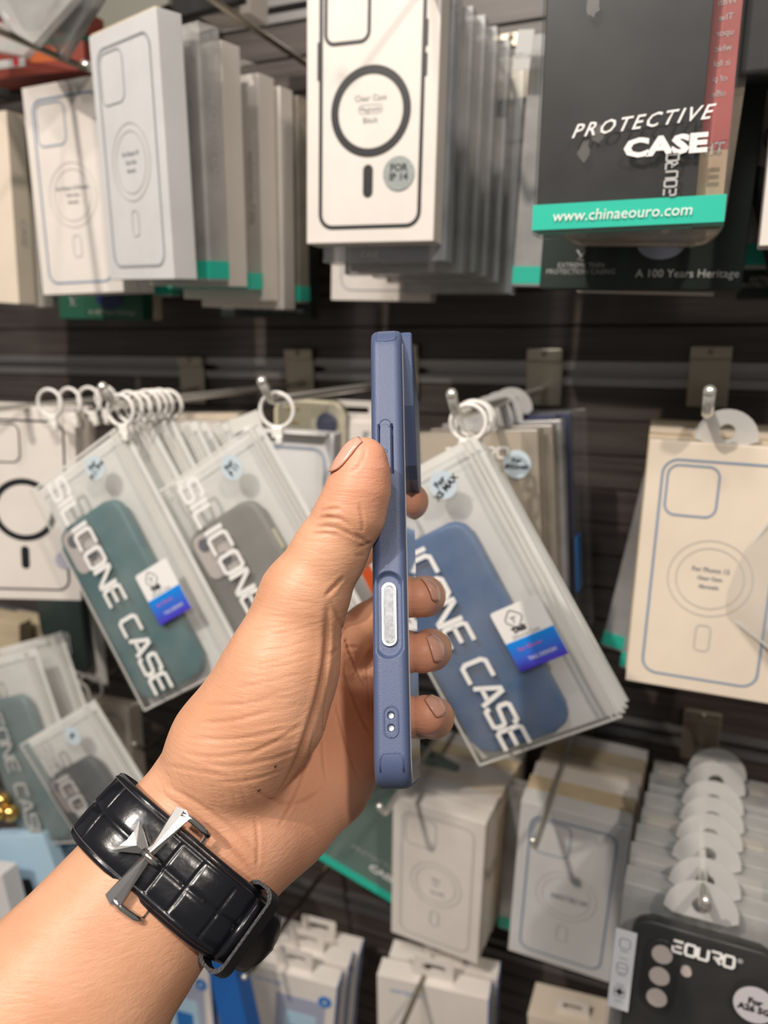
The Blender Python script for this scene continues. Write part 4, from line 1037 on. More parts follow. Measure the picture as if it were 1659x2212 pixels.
def case_art(r, w, h, line, ring, lines=(), t=.0009, rt=.0006, cam=True, two_ring=True, fill=None, mark=None):
    """line drawing of a clear case with camera window, magnet ring, tab and small words"""
    rr_ring('printed_case_outline', w * .80, h * .885, .0105, t, 0, -.001, line, r)
    if t < .0015: rr_ring('printed_case_inner_line', w * .80 - .0028, h * .885 - .0028, .0095, .00035, 0, -.001, line, r)
    if cam: rr_ring('printed_camera_window', w * .355, w * .375, .0075, t * .9, -w * .185, h * .885 / 2 - w * .375 / 2 - .0045, line, r)
    ro = w * (.305 if fill else .285)
    cz = -.004
    if fill: ring_print('printed_magnet_ring', circ(ro, 0, cz), circ(ro * .81, 0, cz), -.0004, fill, r)
    else:
        ring_print('printed_magnet_ring', circ(ro, 0, cz), circ(ro - rt, 0, cz), -.0004, ring, r)
        if two_ring: ring_print('printed_magnet_ring', circ(ro * .80, 0, cz), circ(ro * .80 - rt, 0, cz), -.0004, ring, r)
    if fill: flat_print('printed_magnet_tab', rrect(.0072, .0215, .0036, 6, -.001, cz - ro - .0155), -.0004, fill, r)
    else: rr_ring('printed_magnet_tab', .0100, .0190, .0035, rt * 1.5, 0, cz - ro - .0155, ring, r)
    for i, s in enumerate(lines):
        text('printed_words', s, .0042 if i == 0 else .0034, 0, -.0005, cz + .006 - i * .0058, mark or ink_grey, r, bold=.00012)
def clear_pack(name, pose, w, h, d, label, insert=None, group=None, shellm=None, teal=True, cat='clear pack', side_words=None, ins_w=.82, band=.013):
    r = root(name, pose, label, cat, group)
    boxm('clear_shell', w, d, h, shellm or shell, r, (0, d / 2, 0), .0008)
    if insert:
        boxm('card_insert', w * ins_w, d * .55, h * .97, insert, r, (-(1 - ins_w) * w * .25, d * .45, 0), .0004)
    if teal:
        boxm('teal_band', w + .0006, d + .0006, band, teal_ink, r, (0, d / 2, -h / 2 + band / 2 + .002))
    if side_words:
        text('side_words', side_words, d * .42, w / 2 + .0006, d / 2, .01, ink_pale, r, rot=90, face=(90, 0))
    return r
def copy_tree(o, parent=None):
    c = o.copy(); COL.objects.link(c)
    if parent: c.parent = parent
    for ch in list(o.children): copy_tree(ch, c)
    return c
def moved(o, pose, label, group=None):
    c = copy_tree(o)
    c.location = pose[0]; c.rotation_euler = [radians(a) for a in pose[1]]
    tag(c, label, None, group)
    return c

# ---------- silicone case in a frosted zip bag
BW, BH = .105, .200
def film_sheet(name, y, mat, r, bulge, w=BW, h=BH):
    nx, nz = 13, 25
    V = []; Fc = []
    rs = random.Random(int(abs(bulge) * 1e5) + 3)
    for j in range(nz + 1):
        for i in range(nx + 1):
            a, c = i / nx * 2 - 1, j / nz * 2 - 1
            k = (1 - a ** 4) * (1 - c ** 4)
            wob = .0006 * sin(a * 5 + c * 3) + .0005 * sin(c * 9 - a * 4)
            V.append((a * w / 2, y + (bulge + wob) * k, c * h / 2))
    for j in range(nz):
        for i in range(nx):
            q = j * (nx + 1) + i
            Fc.append((q, q + 1, q + nx + 2, q + nx + 1))
    return mesh_obj(name, V, Fc, mat, r, True)
def zip_bag(pose, label, words=True, sticker=None, group=None, brand=False, col=ink_white, cw=.0098):
    r = root('zip_bag', pose, label, 'plastic bag', group)
    film_sheet('front_film', -.001, frost, r, -.0045)
    film_sheet('back_film', .0105, frost_back, r, .001)
    for xx in (BW / 2 - .0025, BW / 2 - .0065):
        boxm('zip_track', .0011, .0022, BH, frost_edge, r, (xx, .001, 0), .0003)
    for sg in (-1, 1):
        boxm('seam', BW, .0005, .0016, frost_edge, r, (0, .0008, sg * (BH / 2 - .0008)))
    boxm('seam', .0014, .0005, BH, frost_edge, r, (-BW / 2 + .0007, .0008, 0))
    if words:
        strokes('printed_words', 'SILICONE CASE', .0132, .0175, .0034, .0031, -.0250, -.0078, .091, 90, col, r)
    if sticker:
        flat_print('size_sticker', circ(.0092, BW / 2 - .029, BH / 2 - .018, 32), -.0066, sticker_m, r)
        text('sticker_words', sticker, .0058, BW / 2 - .029, -.0070, BH / 2 - .018, ink, r, bold=.0002, rot=-22)
    if brand:
        lw, lh, lx, lz = .034, .042, .0270, -.026
        slab('brand_label', rrect(lw, lh, .002, 4, lx, lz), -.0078, -.0074, ink_white, r)
        o = flat_print('brand_label_fade', [(lx - lw / 2, lz - lh / 2), (lx + lw / 2, lz - lh / 2), (lx + lw / 2, lz - .001), (lx - lw / 2, lz - .001)], -.0080, gm, r)
        lg = rr_ring('logo', .0105, .0105, .003, .0010, 0, 0, ink_grey, r, 0)
        for v in lg.data.vertices:
            x, z = v.co.x, v.co.z
            v.co = ((x * .7071 - z * .7071) + lx - .004, -.0081, (x * .7071 + z * .7071) + lz + .0125)
        tube('logo_mark', [(lx - .0058, -.0082, lz + .0137), (lx - .0023, -.0082, lz + .0137)], .0004, ink_grey, r, 6)
        tube('logo_mark', [(lx - .004, -.0082, lz + .0137), (lx - .0046, -.0082, lz + .0103)], .0004, ink_grey, r, 6)
        text('label_words', 'TAG', .0046, lx - .004, -.0082, lz + .0052, ink, r, bold=.0004)
        text('label_words', 'Silicone Case', .0036, lx - .001, -.0082, lz + .0012, ink_grey, r)
        text('label_words', 'Star Silicone', .0034, lx - .003, -.0083, lz - .0072, plain('pink_ink', (.75, .12, .35), .4), r)
        text('label_words', 'TAG DESIGN', .0034, lx + .002, -.0083, lz - .0150, ink_white, r)
    return r
sticker_m = plain('pale_blue_sticker', (.56, .66, .72), .35)
def soft_case(pose, label, mat, lens=2, w=.071, h=.152, dx=-.013, dz=-.018, plate_mat=None, rim=None, group=None):
    """rubber phone case lying inside a bag or pack: same frame as its pack"""
    r = root('silicone_case', pose, label, 'phone case', group)
    slab('shell', rrect(w, h, .0125, 8, dx, dz), -.0012, .0082, mat, r, .0032, True, seg=4)
    if lens:
        pw = w * .46
        cx, cz = dx - w / 2 + pw / 2 + .0045, dz + h / 2 - pw / 2 - .0050
        slab('camera_window', rrect(pw, pw * 1.12, .0075, 6, cx, cz), -.0018, .001, plate_mat or grey_glass, r, .0003)
        rr_ring('window_rim', pw + .0022, pw * 1.12 + .0022, .0085, .0014, cx, cz, mat, r, -.0022)
        sp = [(-.20, .25), (.16, -.22)] if lens == 2 else [(-.2, .25), (-.2, -.25), (.25, 0)]
        for a, c in sp:
            slab('lens_dot', circ(.0052, cx + a * pw, cz + c * pw * 1.1, 24), -.0024, .001, lens_dark, r)
    boxm('side_buttons', .0012, .004, .016, rim or mat, r, (dx + w / 2 + .0002, .003, dz + h * .26), .0004)
    return r
def ring_clip(loc, label, rad=.0115, t=.0016, group=None, rot=(0, 0, 12), squash=1.0):
    """round hanging ring with its grip"""
    r = tag(empty('hang_ring', loc, rot), label, 'ring', group)
    tube('loop', [(rad * cos(a), 0, rad * squash * sin(a)) for a in np.linspace(0, 2 * pi, 33)[:-1]], t, plastic_white, r, 8, True)
    boxm('clip', .0085, .004, .0085, plastic_white, r, (0, 0, -rad - .0035), .0012)
    boxm('clip_tab', .005, .006, .006, plastic_white, r, (.0015, 0, -rad - .009), .001)
    return r

# ---------- wall pegs
def peg(tip, label, rad=.0026, rise=.014, group=None, plate_=True, tip_dark=False, drop=0):
    """tip = middle of the upturned end; runs straight back to the wall"""
    x, y, z = tip
    r = tag(empty('wall_peg', (x, WALL_Y, z - rise)), label, 'hook', group)
    pts = [(0, -.004, -drop), (0, -.03, -drop * (1 - .026 / (WALL_Y - y))), (0, (y - WALL_Y) + .016, 0)]
    for t in np.linspace(0, 1, 6)[1:]:
        a = t * radians(62)
        pts.append((0, (y - WALL_Y) + .016 - .010 * sin(a), .010 * (1 - cos(a))))
    pts.append((0, y - WALL_Y, rise - .001))
    tube('rod', pts, rad, chrome_dark if tip_dark else chrome, r, 12)
    bm = bmesh.new(); bmesh.ops.create_uvsphere(bm, u_segments=14, v_segments=8, radius=rad * 1.12)
    bmesh.ops.translate(bm, vec=(0, y - WALL_Y, rise), verts=bm.verts)
    bm_obj('rounded_end', bm, chrome, r, True)
    if plate_:
        boxm('bracket_plate', .034, .0022, .044, bracket_m, r, (0, -.0045, .006 - drop), .0008)
        boxm('bracket_lip', .034, .006, .012, bracket_m, r, (0, -.0062, .032 - drop), .0012)
        tube('bracket_rivet', [(0, -.0095, .0335 - drop), (0, -.0085, .0335 - drop)], .003, chrome_dark, r, 10)
    return r


# ================================================================ upper row
W0, H0, T0 = .095, .175, .020
# --- two pale cartons beyond the left edge
pA = ((-0.6779, 0.5898, 1.6238), (0.5, 3.7, -4.1))
r = carton('phone_case_box', pA, W0, H0, T0, 'cream carton cut by the photo edge at upper left, its side printed CASE', mat=card_cream)
text('side_words', 'CASE', .011, W0 / 2 + .0008, T0 / 2, -.02, ink_pale, r, rot=90, face=(90, 0))
carton('phone_case_box', shift(pA, .001, .026, -.002, yaw=1), W0, H0, .016, 'dull white carton just behind the cream one at the upper left edge', mat=card)
r = root('clear_case', shift(pA, .013, .055, -.004), 'milky rounded phone case hanging behind the cream carton at upper left', 'phone case')
slab('shell', rrect(.080, .168, .012, 8), 0, .009, shell_milk, r, .003, True)
# --- slim carton with blue outline
pB = ((-0.5275, 0.5581, 1.6271), (0.3, -0.5, -0.9))
r = carton('phone_case_box', pB, W0, H0, T0, 'white carton with slate-blue case outline, lower one of the two tilted cartons at upper left', mat=card)
case_art(r, W0, H0, ink_blue, ink_soft, ('For Phone 14 Promax', 'Clear Case', 'Magnetic'), t=.0013)
carton('phone_case_box', shift(pB, .0, .022, .001), W0, H0, T0, 'plain white carton directly behind the slate-blue outline carton', mat=card)
r = carton('phone_case_box', ((-0.5746, 0.6343, 1.6066), (-0.3, 1.2, 7.1)), .098, .175, .02, 'dark green carton whose lower end shows under the tilted white cartons', mat=green_card)
flat_print('printed_oval', circ(.016, .012, -.066, 30, .7), -.0005, navy, r)
tube('printed_emblem', [(-.034, -.0006, -.066), (-.031, -.0006, -.072), (-.028, -.0006, -.066), (-.034, -.0006, -.074), (-.027, -.0006, -.074)], .0007, ink_pale, r, 5)
text('printed_words', 'A 100 Years Heritage', .0062, .014, -.0006, -.0805, ink_pale, r)
carton('phone_case_box', ((-0.5842, 0.6686, 1.6080), (-0.4, 1.8, 7.9)), .095, .175, .014, 'beige carton behind the dark green one, only a strip in view', mat=card_cream)
r = clear_pack('clear_case_pack', ((-0.5493, 0.6549, 1.6314), (-0.3, 1.5, 6.2)), .095, .178, .016, 'cloudy pack with green foot, low between the green carton and the tilted stack', None, None, shell_milk)
# --- the tilted stack on one peg
pC = ((-0.4081, 0.4935, 1.6319), (2.2, 2.5, -20.8))
r = carton('phone_case_box', pC, W0, H0, T0, 'tall white carton with grey case outline, front of the tilted stack at upper left', mat=card_cool)
case_art(r, W0, H0, ink_grey, ink_soft, ('For Phone 14', 'Clear Case', 'Magnetic'), t=.0010)
boxm('top_flap', W0 * .96, .004, .0012, card_old, r, (0, .003, H0 / 2 + .0006))
sx, sz = .004, 0
gC = None
r = clear_pack('clear_case_pack', shift(pC, .006, .027, .001, yaw=8), .098, .176, .020, 'clear pack with grey insert and green foot, second in the tilted stack', grey_glass, None, shell_milk, side_words='EXTREME CASE')
carton('phone_case_box', shift(pC, .007, .053, -.002, yaw=10), W0, H0, T0, 'white carton third in the tilted stack, between two clear packs', mat=card)
r = clear_pack('clear_case_pack', shift(pC, .008, .078, -.006, yaw=10), .098, .172, .016, 'clear pack with black insert and silvery side letters, fourth in the tilted stack', black_card, None, shell, side_words='PROTECTIVE CASE')
carton('phone_case_box', shift(pC, .009, .098, -.011, yaw=12), W0, H0, T0, 'white carton fifth in the tilted stack, behind the black insert pack', mat=card)
carton('phone_case_box', shift(pC, .014, .121, -.016, yaw=14), W0, .178, .018, 'off-white carton sixth in the tilted stack, its bottom lowest', mat=card)
r = clear_pack('clear_case_pack', shift(pC, .019, .142, -.014, yaw=14), .095, .170, .016, 'brownish cloudy pack at the back of the tilted stack', None, None, shell_tan, side_words='PROTECTIVE CASE')
r = root('clear_case', ((-0.4019, 0.6640, 1.6163), (0.1, 1.0, -0.1)), 'milky rounded phone case hanging between the tilted stack and the black-ringed carton', 'phone case')
slab('shell', rrect(.076, .160, .012, 8), 0, .010, shell_milk, r, .003, True)
r = carton('phone_case_box', ((-0.4051, 0.6758, 1.6077), (-0.3, 1.6, 4.0)), .098, .175, .02, 'green-black carton low behind the tilted stack', mat=green_black)
text('printed_words', 'A 100 Years Heritage', .0060, .016, -.0006, -.0800, ink_pale, r)
text('printed_words', 'EXTREME THIN\nPROTECTION CASING', .0038, -.028, -.0006, -.0775, ink_pale, r)
r = root('price_tag', ((-0.3622, 0.6547, 1.6452), (0.0, 2.7, 0.3)), 'small white tag beside the rounded case at upper left', 'tag')
boxm('card', .022, .0006, .014, card, r); boxm('card_lower', .022, .0006, .019, card, r, (0, 0, -.046))
text('printed_words', 'P X15', .007, 0, -.0006, 0, ink_grey, r)
peg((-0.3614, 0.4600, 1.7591), 'peg high above the tilted stack', tip_dark=True)

# --- goods hanging into the top left corner
def poly_bag(name, pts, y, yd, label, mat, inner=None, im=None):
    """limp clear bag outlined in the wall plane (x, z world)"""
    cx = sum(a for a, c in pts) / len(pts); cz = sum(c for a, c in pts) / len(pts)
    r = tag(empty(name, (cx, y, cz)), label, 'plastic bag')
    slab('film', [(a - cx, c - cz) for a, c in pts], 0, yd, mat, r, .0015, True)
    if inner: slab('contents', [(a - cx, c - cz) for a, c in inner], yd * .25, yd * .8, im, r, .001, True)
    return r
def xz(*pts): return [(p[0], p[2]) for p in pts]
poly_bag('clear_bag', xz((-0.5547, 0.5000, 1.7786), (-0.4430, 0.5000, 1.7609), (-0.4533, 0.5000, 1.7474), (-0.4993, 0.5000, 1.7200), (-0.5233, 0.5000, 1.7335)), .50, .008, 'crumpled clear bag with a grey case hanging in the top left corner', shell_milk,
         xz((-0.5355, 0.5000, 1.7755), (-0.4625, 0.5000, 1.7640), (-0.4949, 0.5000, 1.7316), (-0.5104, 0.5000, 1.7330)), grey_sil)
poly_bag('clear_bag', xz((-0.4764, 0.5200, 1.7738), (-0.4323, 0.5200, 1.7668), (-0.4590, 0.5200, 1.7460), (-0.4918, 0.5200, 1.7161), (-0.5075, 0.5200, 1.7333)), .52, .008, 'clear bag with a narrow black case, second from the top left corner', shell_milk,
         xz((-0.4697, 0.5200, 1.7727), (-0.4432, 0.5200, 1.7685), (-0.4766, 0.5200, 1.7324), (-0.4988, 0.5200, 1.7367)), dark_sil)
poly_bag('clear_bag', xz((-0.6271, 0.5600, 1.7766), (-0.5379, 0.5600, 1.7571), (-0.5720, 0.5600, 1.7394), (-0.6307, 0.5600, 1.7549)), .56, .008, 'limp milky bag corner behind the peg in the top left corner', shell_milk)
r = carton('gift_box', ((-0.6015, 0.5986, 1.7638), (-0.0, 1.5, 2.2)), .12, .05, .03, 'red and orange printed box with a green band above the outlined cartons at upper left', mat=plain('dull_red_card', (.20, .035, .022), .5))
boxm('green_band', .1204, .031, .006, green_card, r, (0, .015, .002)); boxm('orange_patch', .045, .0305, .010, plain('orange_card', (.40, .09, .02), .5), r, (.022, .015, -.010))
boxm('white_patch', .035, .0305, .007, ink_pale, r, (-.025, .015, -.013)); boxm('red_dot', .006, .031, .006, plain('red_dot', (.5, .02, .03), .5), r, (-.018, .0148, -.0125))
r = carton('black_case_box', ((-0.6376, 0.6283, 1.7451), (-0.1, 6.5, 2.6)), .16, .024, .02, 'black box edge running under the red and orange box at upper left', mat=black_card)
carton('pale_box', ((-0.5600, 0.6620, 1.8311), (0.1, -9.9, -3.1)), .13, .08, .03, 'dull grey-green pack behind the tall tilted carton at the top', mat=plain('greygreen_card', (.20, .20, .17), .5))
carton('pale_box', ((-0.4017, 0.6190, 1.7927), (-0.0, 3.6, 1.1)), .05, .05, .03, 'beige box end hanging above the tilted stack at the top edge', mat=card)
r = root('dark_pack', ((-0.3992, 0.5844, 1.7894), (0.1, -1.2, -6.1)), 'black pack corner above the tilted stack at the top edge', 'clear pack'); boxm('card_insert', .07, .01, .06, black_card, r, (0, .005, 0), .001)
r = tag(empty('peg_rod', (-0.5215, 0.5800, 1.7296)), 'thin steel rod sloping out of the top left corner', 'hook')
tube('rod', [(0, 0, 0), (0, -.34, 0)], .0028, chrome_dark, r)
tube('bright_cap', [(-.003, -.002, .003), (.004, .004, .001)], .0042, chrome, r)

# --- central stack with the black-ringed carton in front
pD = ((-0.2262, 0.5222, 1.6551), (-1.0, 1.0, 3.7))
r = carton('phone_case_box', pD, W0, .178, .022, 'white carton with bold black ring and case outline, front of the upper middle stack', mat=card)
case_art(r, W0, .178, ink, ink, (), t=.0026, fill=ink)
for sg, zz, hh in ((-1, .030, .024), (1, .022, .014), (1, .041, .016)):
    flat_print('printed_side_key', [(a * 1, c) for a, c in rrect(.0016, hh, .0006, 3, sg * (W0 * .40 + .0006), zz)], -.0004, ink, r)
for i, s in enumerate(('Clear Case', 'Magnetic', 'Black')):
    text('printed_words', s, .0052 if i != 1 else .0044, 0, -.0005, .0045 - i * .0070, ink_grey, r)
rr_ring('printed_word_frame', .0175, .0058, .0026, .0003, 0, -.0025, ink_grey, r)
slab('size_sticker', circ(.0112, .0215, -.0445, 40), -.0008, -.0002, silver, r)
text('sticker_words', 'FOR\nIP 14', .0066, .0215, -.0010, -.0440, ink, r, bold=.0002)
cp = [('bluish clear pack, second in the upper middle stack, its foot below the black-ringed carton', .001, .024, -.011, shell_blue, None, .005, .178, .022),
      ('cloudy clear pack third in the upper middle stack', .006, .050, -.017, shell_milk, card, 0, .180, .014),
      ('cloudy clear pack fourth in the upper middle stack', .010, .068, -.016, shell_milk, card_cream, 0, .178, .014),
      ('cloudy clear pack fifth in the upper middle stack with a black ring edge', .014, .086, -.018, shell_milk, card_cool, 0, .178, .016),
      ('cloudy clear pack sixth in the upper middle stack', .019, .106, -.021, shell_milk, card, 0, .178, .014),
      ('clear pack farthest back in the upper middle stack, hanging lowest', .027, .124, -.026, shell_milk, None, 0, .184, .014)]
for lb, dx, dy, dz, sm, ins, dxx, hh, dd in cp:
    q = clear_pack('clear_case_pack', shift(pD, dx, dy, dz), W0, hh, dd, lb, ins, 'packs behind the black-ringed carton', sm, teal=False)
    if 'second' in lb: text('printed_words', 'CASE', .006, -.010, -.0006, -.084, ink_white, q)
r = carton('phone_case_box', ((-0.2716, 0.6522, 1.6202), (-0.2, 1.8, 2.0)), W0, .175, .016, 'cream-white carton low behind the upper middle stack', mat=card)
rr_ring('printed_case_outline', .076, .156, .0105, .0010, 0, -.001, ink_grey, r)
peg((-0.1848, 0.4400, 1.7413), 'peg holding the upper middle stack', tip_dark=True)

# --- black PROTECTIVE CASE pack
pE = ((-0.0448, 0.4336, 1.6492), (-0.0, 0.4, -0.0))
r = root('protective_case_pack', pE, 'clear pack with black card reading PROTECTIVE CASE and a green foot', 'clear pack')
hE = .19
boxm('clear_shell', .095, .020, hE, shell, r, (0, .010, 0), .0007)
boxm('card_insert', .080, .003, hE * .99, black_card, r, (-.0065, .006, .001), .0004)
boxm('red_side_panel', .0135, .0006, hE * .80, red_print, r, (.0395, .0150, .020))
boxm('tan_side_panel', .0135, .0006, hE * .20, plain('tan_panel', (.42, .30, .20), .5), r, (.0395, .0152, -.075))
boxm('green_foot', .0954, .0204, .0128, teal_ink, r, (0, .010, -hE / 2 + .0088))
text('printed_words', 'www.chinaeouro.com', .0078, -.002, -.0012, -hE / 2 + .0086, ink_white, r, rot=0, shear=.1)
text('printed_words', 'PROTECTIVE', .0090, .0035, -.0012, -.0440, ink_white, r, shear=.45, sx=1.08, rot=-3, space=1.25, bold=.00008)
text('printed_words', 'CASE', .0115, .0170, -.0012, -.0560, ink_white, r, sx=1.45, bold=.0006)
strokes('printed_brand', 'ĒOURO', .0031, .0056, .0009, .0009, .0240, -.0012, -.0790, -90, ink_pale, r)
slab('feature_sticker', [(-.0470, .090), (-.0370, .090), (-.0370, .0725), (-.0470, .0700)], -.0012, -.0007, ink_white, r)
text('sticker_words', 'Shock\nResistant', .0024, -.0418, -.0016, .0745, ink_grey, r)
ring_print('sticker_icon', circ(.0034, -.0418, .0800, 28), circ(.0031, -.0418, .0800, 28), -.0016, ink_grey, r)
for i, s in enumerate(('Be n', 'envi', 'whic', 'antit', 'anti-', 'coul', '', 'With', 'The', 'upor', 'whic', 'it fol', 'of p', 'offe')):
    if s: text('side_panel_words', s, .0042, .0395, .0144, .058 - i * .0068, ink_pale, r, sx=-1)
text('side_panel_words', 'Th', .0085, .0400, .0144, -.056, ink_pale, r, sx=-1)
for i in range(9):        # finger smudges on the plastic
    rs = random.Random(i); a, c = rs.uniform(-.04, .035), rs.uniform(-.07, .08)
    flat_print('smudge', [(a + .0035 * cos(t) * rs.uniform(.5, 1.2), c + .006 * sin(t) * rs.uniform(.6, 1.1)) for t in np.linspace(0, 2 * pi, 14)[:-1]], -.0006, film('smudge', (.5, .48, .45), .16, .4, .05), r)
r = root('clear_case', ((-0.0370, 0.4671, 1.6397), (0.4, 3.3, -1.2)), 'yellowed rounded clear case sticking out below the black PROTECTIVE CASE pack', 'phone case')
slab('shell', rrect(.088, .178, .014, 8), 0, .012, film('yellow_clear', (.62, .50, .38), .55, .15, .3, noise=.2), r, .004, True)
r = carton('phone_case_box', ((-0.0410, 0.5084, 1.6183), (-0.7, 1.7, 1.2)), .118, .178, .02, 'green-black carton lettered A 100 Years Heritage behind the PROTECTIVE CASE pack', mat=green_black)
text('printed_words', 'A 100 Years Heritage', .0066, .028, -.0006, -.0800, ink_white, r)
text('printed_words', 'EXTREME THIN\nPROTECTION CASING', .0042, -.034, -.0006, -.0770, ink_pale, r)
tube('printed_emblem', [(-.037, -.0006, -.066), (-.034, -.0006, -.070), (-.031, -.0006, -.066), (-.036, -.0006, -.072), (-.032, -.0006, -.072)], .0006, ink_pale, r, 5)
flat_print('printed_oval', circ(.014, .012, -.062, 30, .7), -.0005, lilac, r)
carton('phone_case_box', ((-0.0403, 0.5708, 1.6190), (0.7, 2.8, -2.2)), .09, .178, .014, 'pale carton behind the green-black Heritage carton, only its foot in view', mat=card)
clear_pack('clear_case_pack', ((-0.1010, 0.6197, 1.6276), (-0.0, 2.3, 0.1)), .085, .178, .016, 'dim clear pack with green foot between the middle stack and the Heritage carton', black_card, None, shell_milk)
r = root('price_tag', ((-0.1404, 0.6016, 1.7025), (-0.2, 6.1, 0.0)), 'dog-eared white tag 57/14 hanging beside the PROTECTIVE CASE pack', 'tag')
boxm('card', .012, .0006, .026, ink_pale, r); text('printed_words', '57/14', .0050, 0, -.0006, -.004, ink_grey, r)
# --- things cut by the right edge
r = root('dark_pack', ((0.0529, 0.4600, 1.6802), (-0.0, 0.0, 0.0)), 'black glossy pack with big grey letters at the upper right edge', 'clear pack')
boxm('card_insert', .10, .012, .10, black_card, r, (0, .006, 0), .001); boxm('film', .104, .016, .104, shell, r, (0, .006, 0), .001)
strokes('printed_words', 'SE', .022, .024, .004, .0040, -.0500, -.0025, .002, 35, ink_grey, r)
r = root('silicone_case', ((0.0535, 0.5200, 1.5801), (0.0, -17.2, 0.0)), 'black phone case with a pale round-lensed camera plate at the upper right edge', 'phone case')
slab('shell', rrect(.071, .145, .0125, 8), 0, .009, black_card, r, .003, True)
slab('camera_window', rrect(.034, .040, .009, 6, -.0145, .044), -.0012, .001, plain('plate_grey', (.36, .32, .30), .4), r)
slab('lens_dot', circ(.0075, -.0165, .038, 24), -.0018, .001, lens_dark, r)
carton('phone_case_box', ((0.0682, 0.4700, 1.6352), (0.0, -0.0, -0.0)), W0, .175, .02, 'white carton edge cut by the upper right edge, nearest of its stack', mat=card)
clear_pack('clear_case_pack', ((0.0639, 0.5600, 1.6312), (0.0, -0.0, -0.0)), W0, .175, .016, 'grey cloudy pack with green foot behind the white carton at the upper right edge', grey_glass, None, shell_milk)
r = carton('phone_case_box', ((0.0659, 0.6000, 1.6144), (-0.0, 0.0, 0.0)), .10, .175, .02, 'green-black carton low at the upper right edge', mat=green_black)
text('printed_words', 'EXTREME THIN\nPROTECTION CASING', .0044, -.028, -.0006, -.0770, ink_pale, r)


# ================================================================ middle row
# --- black-outlined carton at the left edge
pF = ((-0.5592, 0.4991, 1.3527), (-0.9, 2.7, 25.9))
r = carton('phone_case_box', pF, W0, .178, .02, 'white carton with thin black outline and black ring, cut by the left edge', mat=card)
case_art(r, W0, .178, ink, ink, (), t=.0013, fill=ink)
flat_print('size_sticker', circ(.0085, .034, -.050, 30), -.0006, plain('lilac_sticker', (.42, .42, .50), .4), r)
carton('phone_case_box', shift(pF, -.009, .026, 0), W0, .176, .02, 'white carton directly behind the black-outlined carton at the left edge', mat=card)
def ring_row(p, n, step, label, group, rad=.0115, seed=1):
    rs = random.Random(seed)
    for k in range(n):
        ring_clip((p[0] + rs.uniform(-.0015, .0015), p[1] + k * step, p[2] + rs.uniform(-.001, .001)), label, rad, group=group, rot=(rs.uniform(-4, 4), rs.uniform(-10, 10), 8 + rs.uniform(-5, 5)))
ring_row((-0.5164, 0.5000, 1.4454), 4, .022, 'white ring on the peg above the black-outlined carton', 'rings above the black-outlined carton')
peg((-0.5495, 0.4600, 1.4558), 'peg running behind the white rings at the left edge')

# --- teal case bag and its stack
pG = ((-0.3990, 0.4484, 1.3220), (-3.2, -31.7, 2.5))
zip_bag(pG, 'frosted zip bag holding the teal silicone case, frontmost left of the thumb', sticker='For\nP11 Pro', brand=True)
soft_case(pG, 'teal silicone case with two-lens window inside the left frosted bag', teal_sil, 2)
for k in range(5):
    zip_bag(shift(pG, .010 + .004 * k, .019 * (k + 1), .004 - .002 * k, roll=2.0 * (k % 3) - 1), 'empty-looking frosted bag in the row behind the teal case bag', words=False, group='bags behind the teal case bag')
ring_row((-0.4072, 0.4620, 1.4476), 7, .0095, 'white ring bunched on the peg above the teal case bag', 'rings above the teal case bag', seed=4)
peg((-0.4078, 0.4450, 1.4652), 'upturned peg carrying the bunch of rings above the teal case bag', rad=.0033)
# --- carton seen behind the rings
pH = ((-0.4709, 0.6394, 1.3302), (0.0, -2.1, 0.8))
r = carton('phone_case_box', pH, W0, .175, .02, 'grey-outlined white carton half hidden behind the ring row', mat=card)
case_art(r, W0, .175, ink_grey, ink_soft, (), t=.0010)
carton('phone_case_box', shift(pH, .004, .03, .006), W0, .175, .02, 'dim carton behind the grey-outlined carton near the rings', mat=card_cream)
# --- grey case bag
pI = ((-0.2854, 0.4655, 1.3274), (-1.6, -32.4, 2.1))
zip_bag(pI, 'frosted zip bag holding the grey silicone case, partly behind the thumb', sticker='For\nP 11')
soft_case(pI, 'grey silicone case with two-lens window inside the bag behind the thumb', grey_sil, 2, rim=cream_sil)
boxm('stiff_corner', .03, .001, .012, frost_edge, None)
sc = bpy.data.objects['stiff_corner']; sc.parent = bpy.data.objects.get(tag(empty('torn_header', (-0.3477, 0.5400, 1.4325), (0, -20, 0)), 'torn white plastic corner at the top of the grey case bag', 'tag').name)
ring_clip((-0.2851, 0.4850, 1.4492), 'single white ring hanging from the short peg above the grey case bag', .0125, .0016)
peg((-0.2876, 0.4700, 1.4705), 'upturned peg with one ring above the grey case bag', rad=.0033)
# --- white carton behind it, with clear case above
pJ = ((-0.3237, 0.5506, 1.3375), (0.6, 1.5, 6.3))
r = carton('phone_case_box', pJ, W0, .175, .02, 'white carton with slate line corner and bright top flap beside the thumb', mat=card_cool)
rr_ring('printed_case_outline', .082, .156, .012, .0014, 0, -.002, ink_blue, r)
rr_ring('printed_case_inner_line', .078, .152, .011, .0004, 0, -.002, ink_blue, r)
boxm('top_flap', .072, .012, .0015, ink_white, r, (.008, -.004, .0885))
r = root('clear_case', ((-0.3228, 0.6018, 1.3750), (-0.1, 1.4, -1.7)), 'yellowed clear case with dark lens and glitter, poking above the white carton', 'phone case')
slab('shell', rrect(.071, .145, .0125, 8), 0, .010, film('cream_clear', (.62, .58, .42), .35, .12, .3), r, .003, True)
rr_ring('edge_line', .071, .145, .0125, .0030, 0, 0, cream_sil, r)
slab('lens_dot', circ(.010, .018, .052, 24), -.0012, .004, lens_dark, r)
for k in range(8):
    boxm('glitter_stone', .0022, .0015, .0022, gold, r, (-.022 + (k % 4) * .0035, -.001, .064 - (k // 4) * .012), .0006)
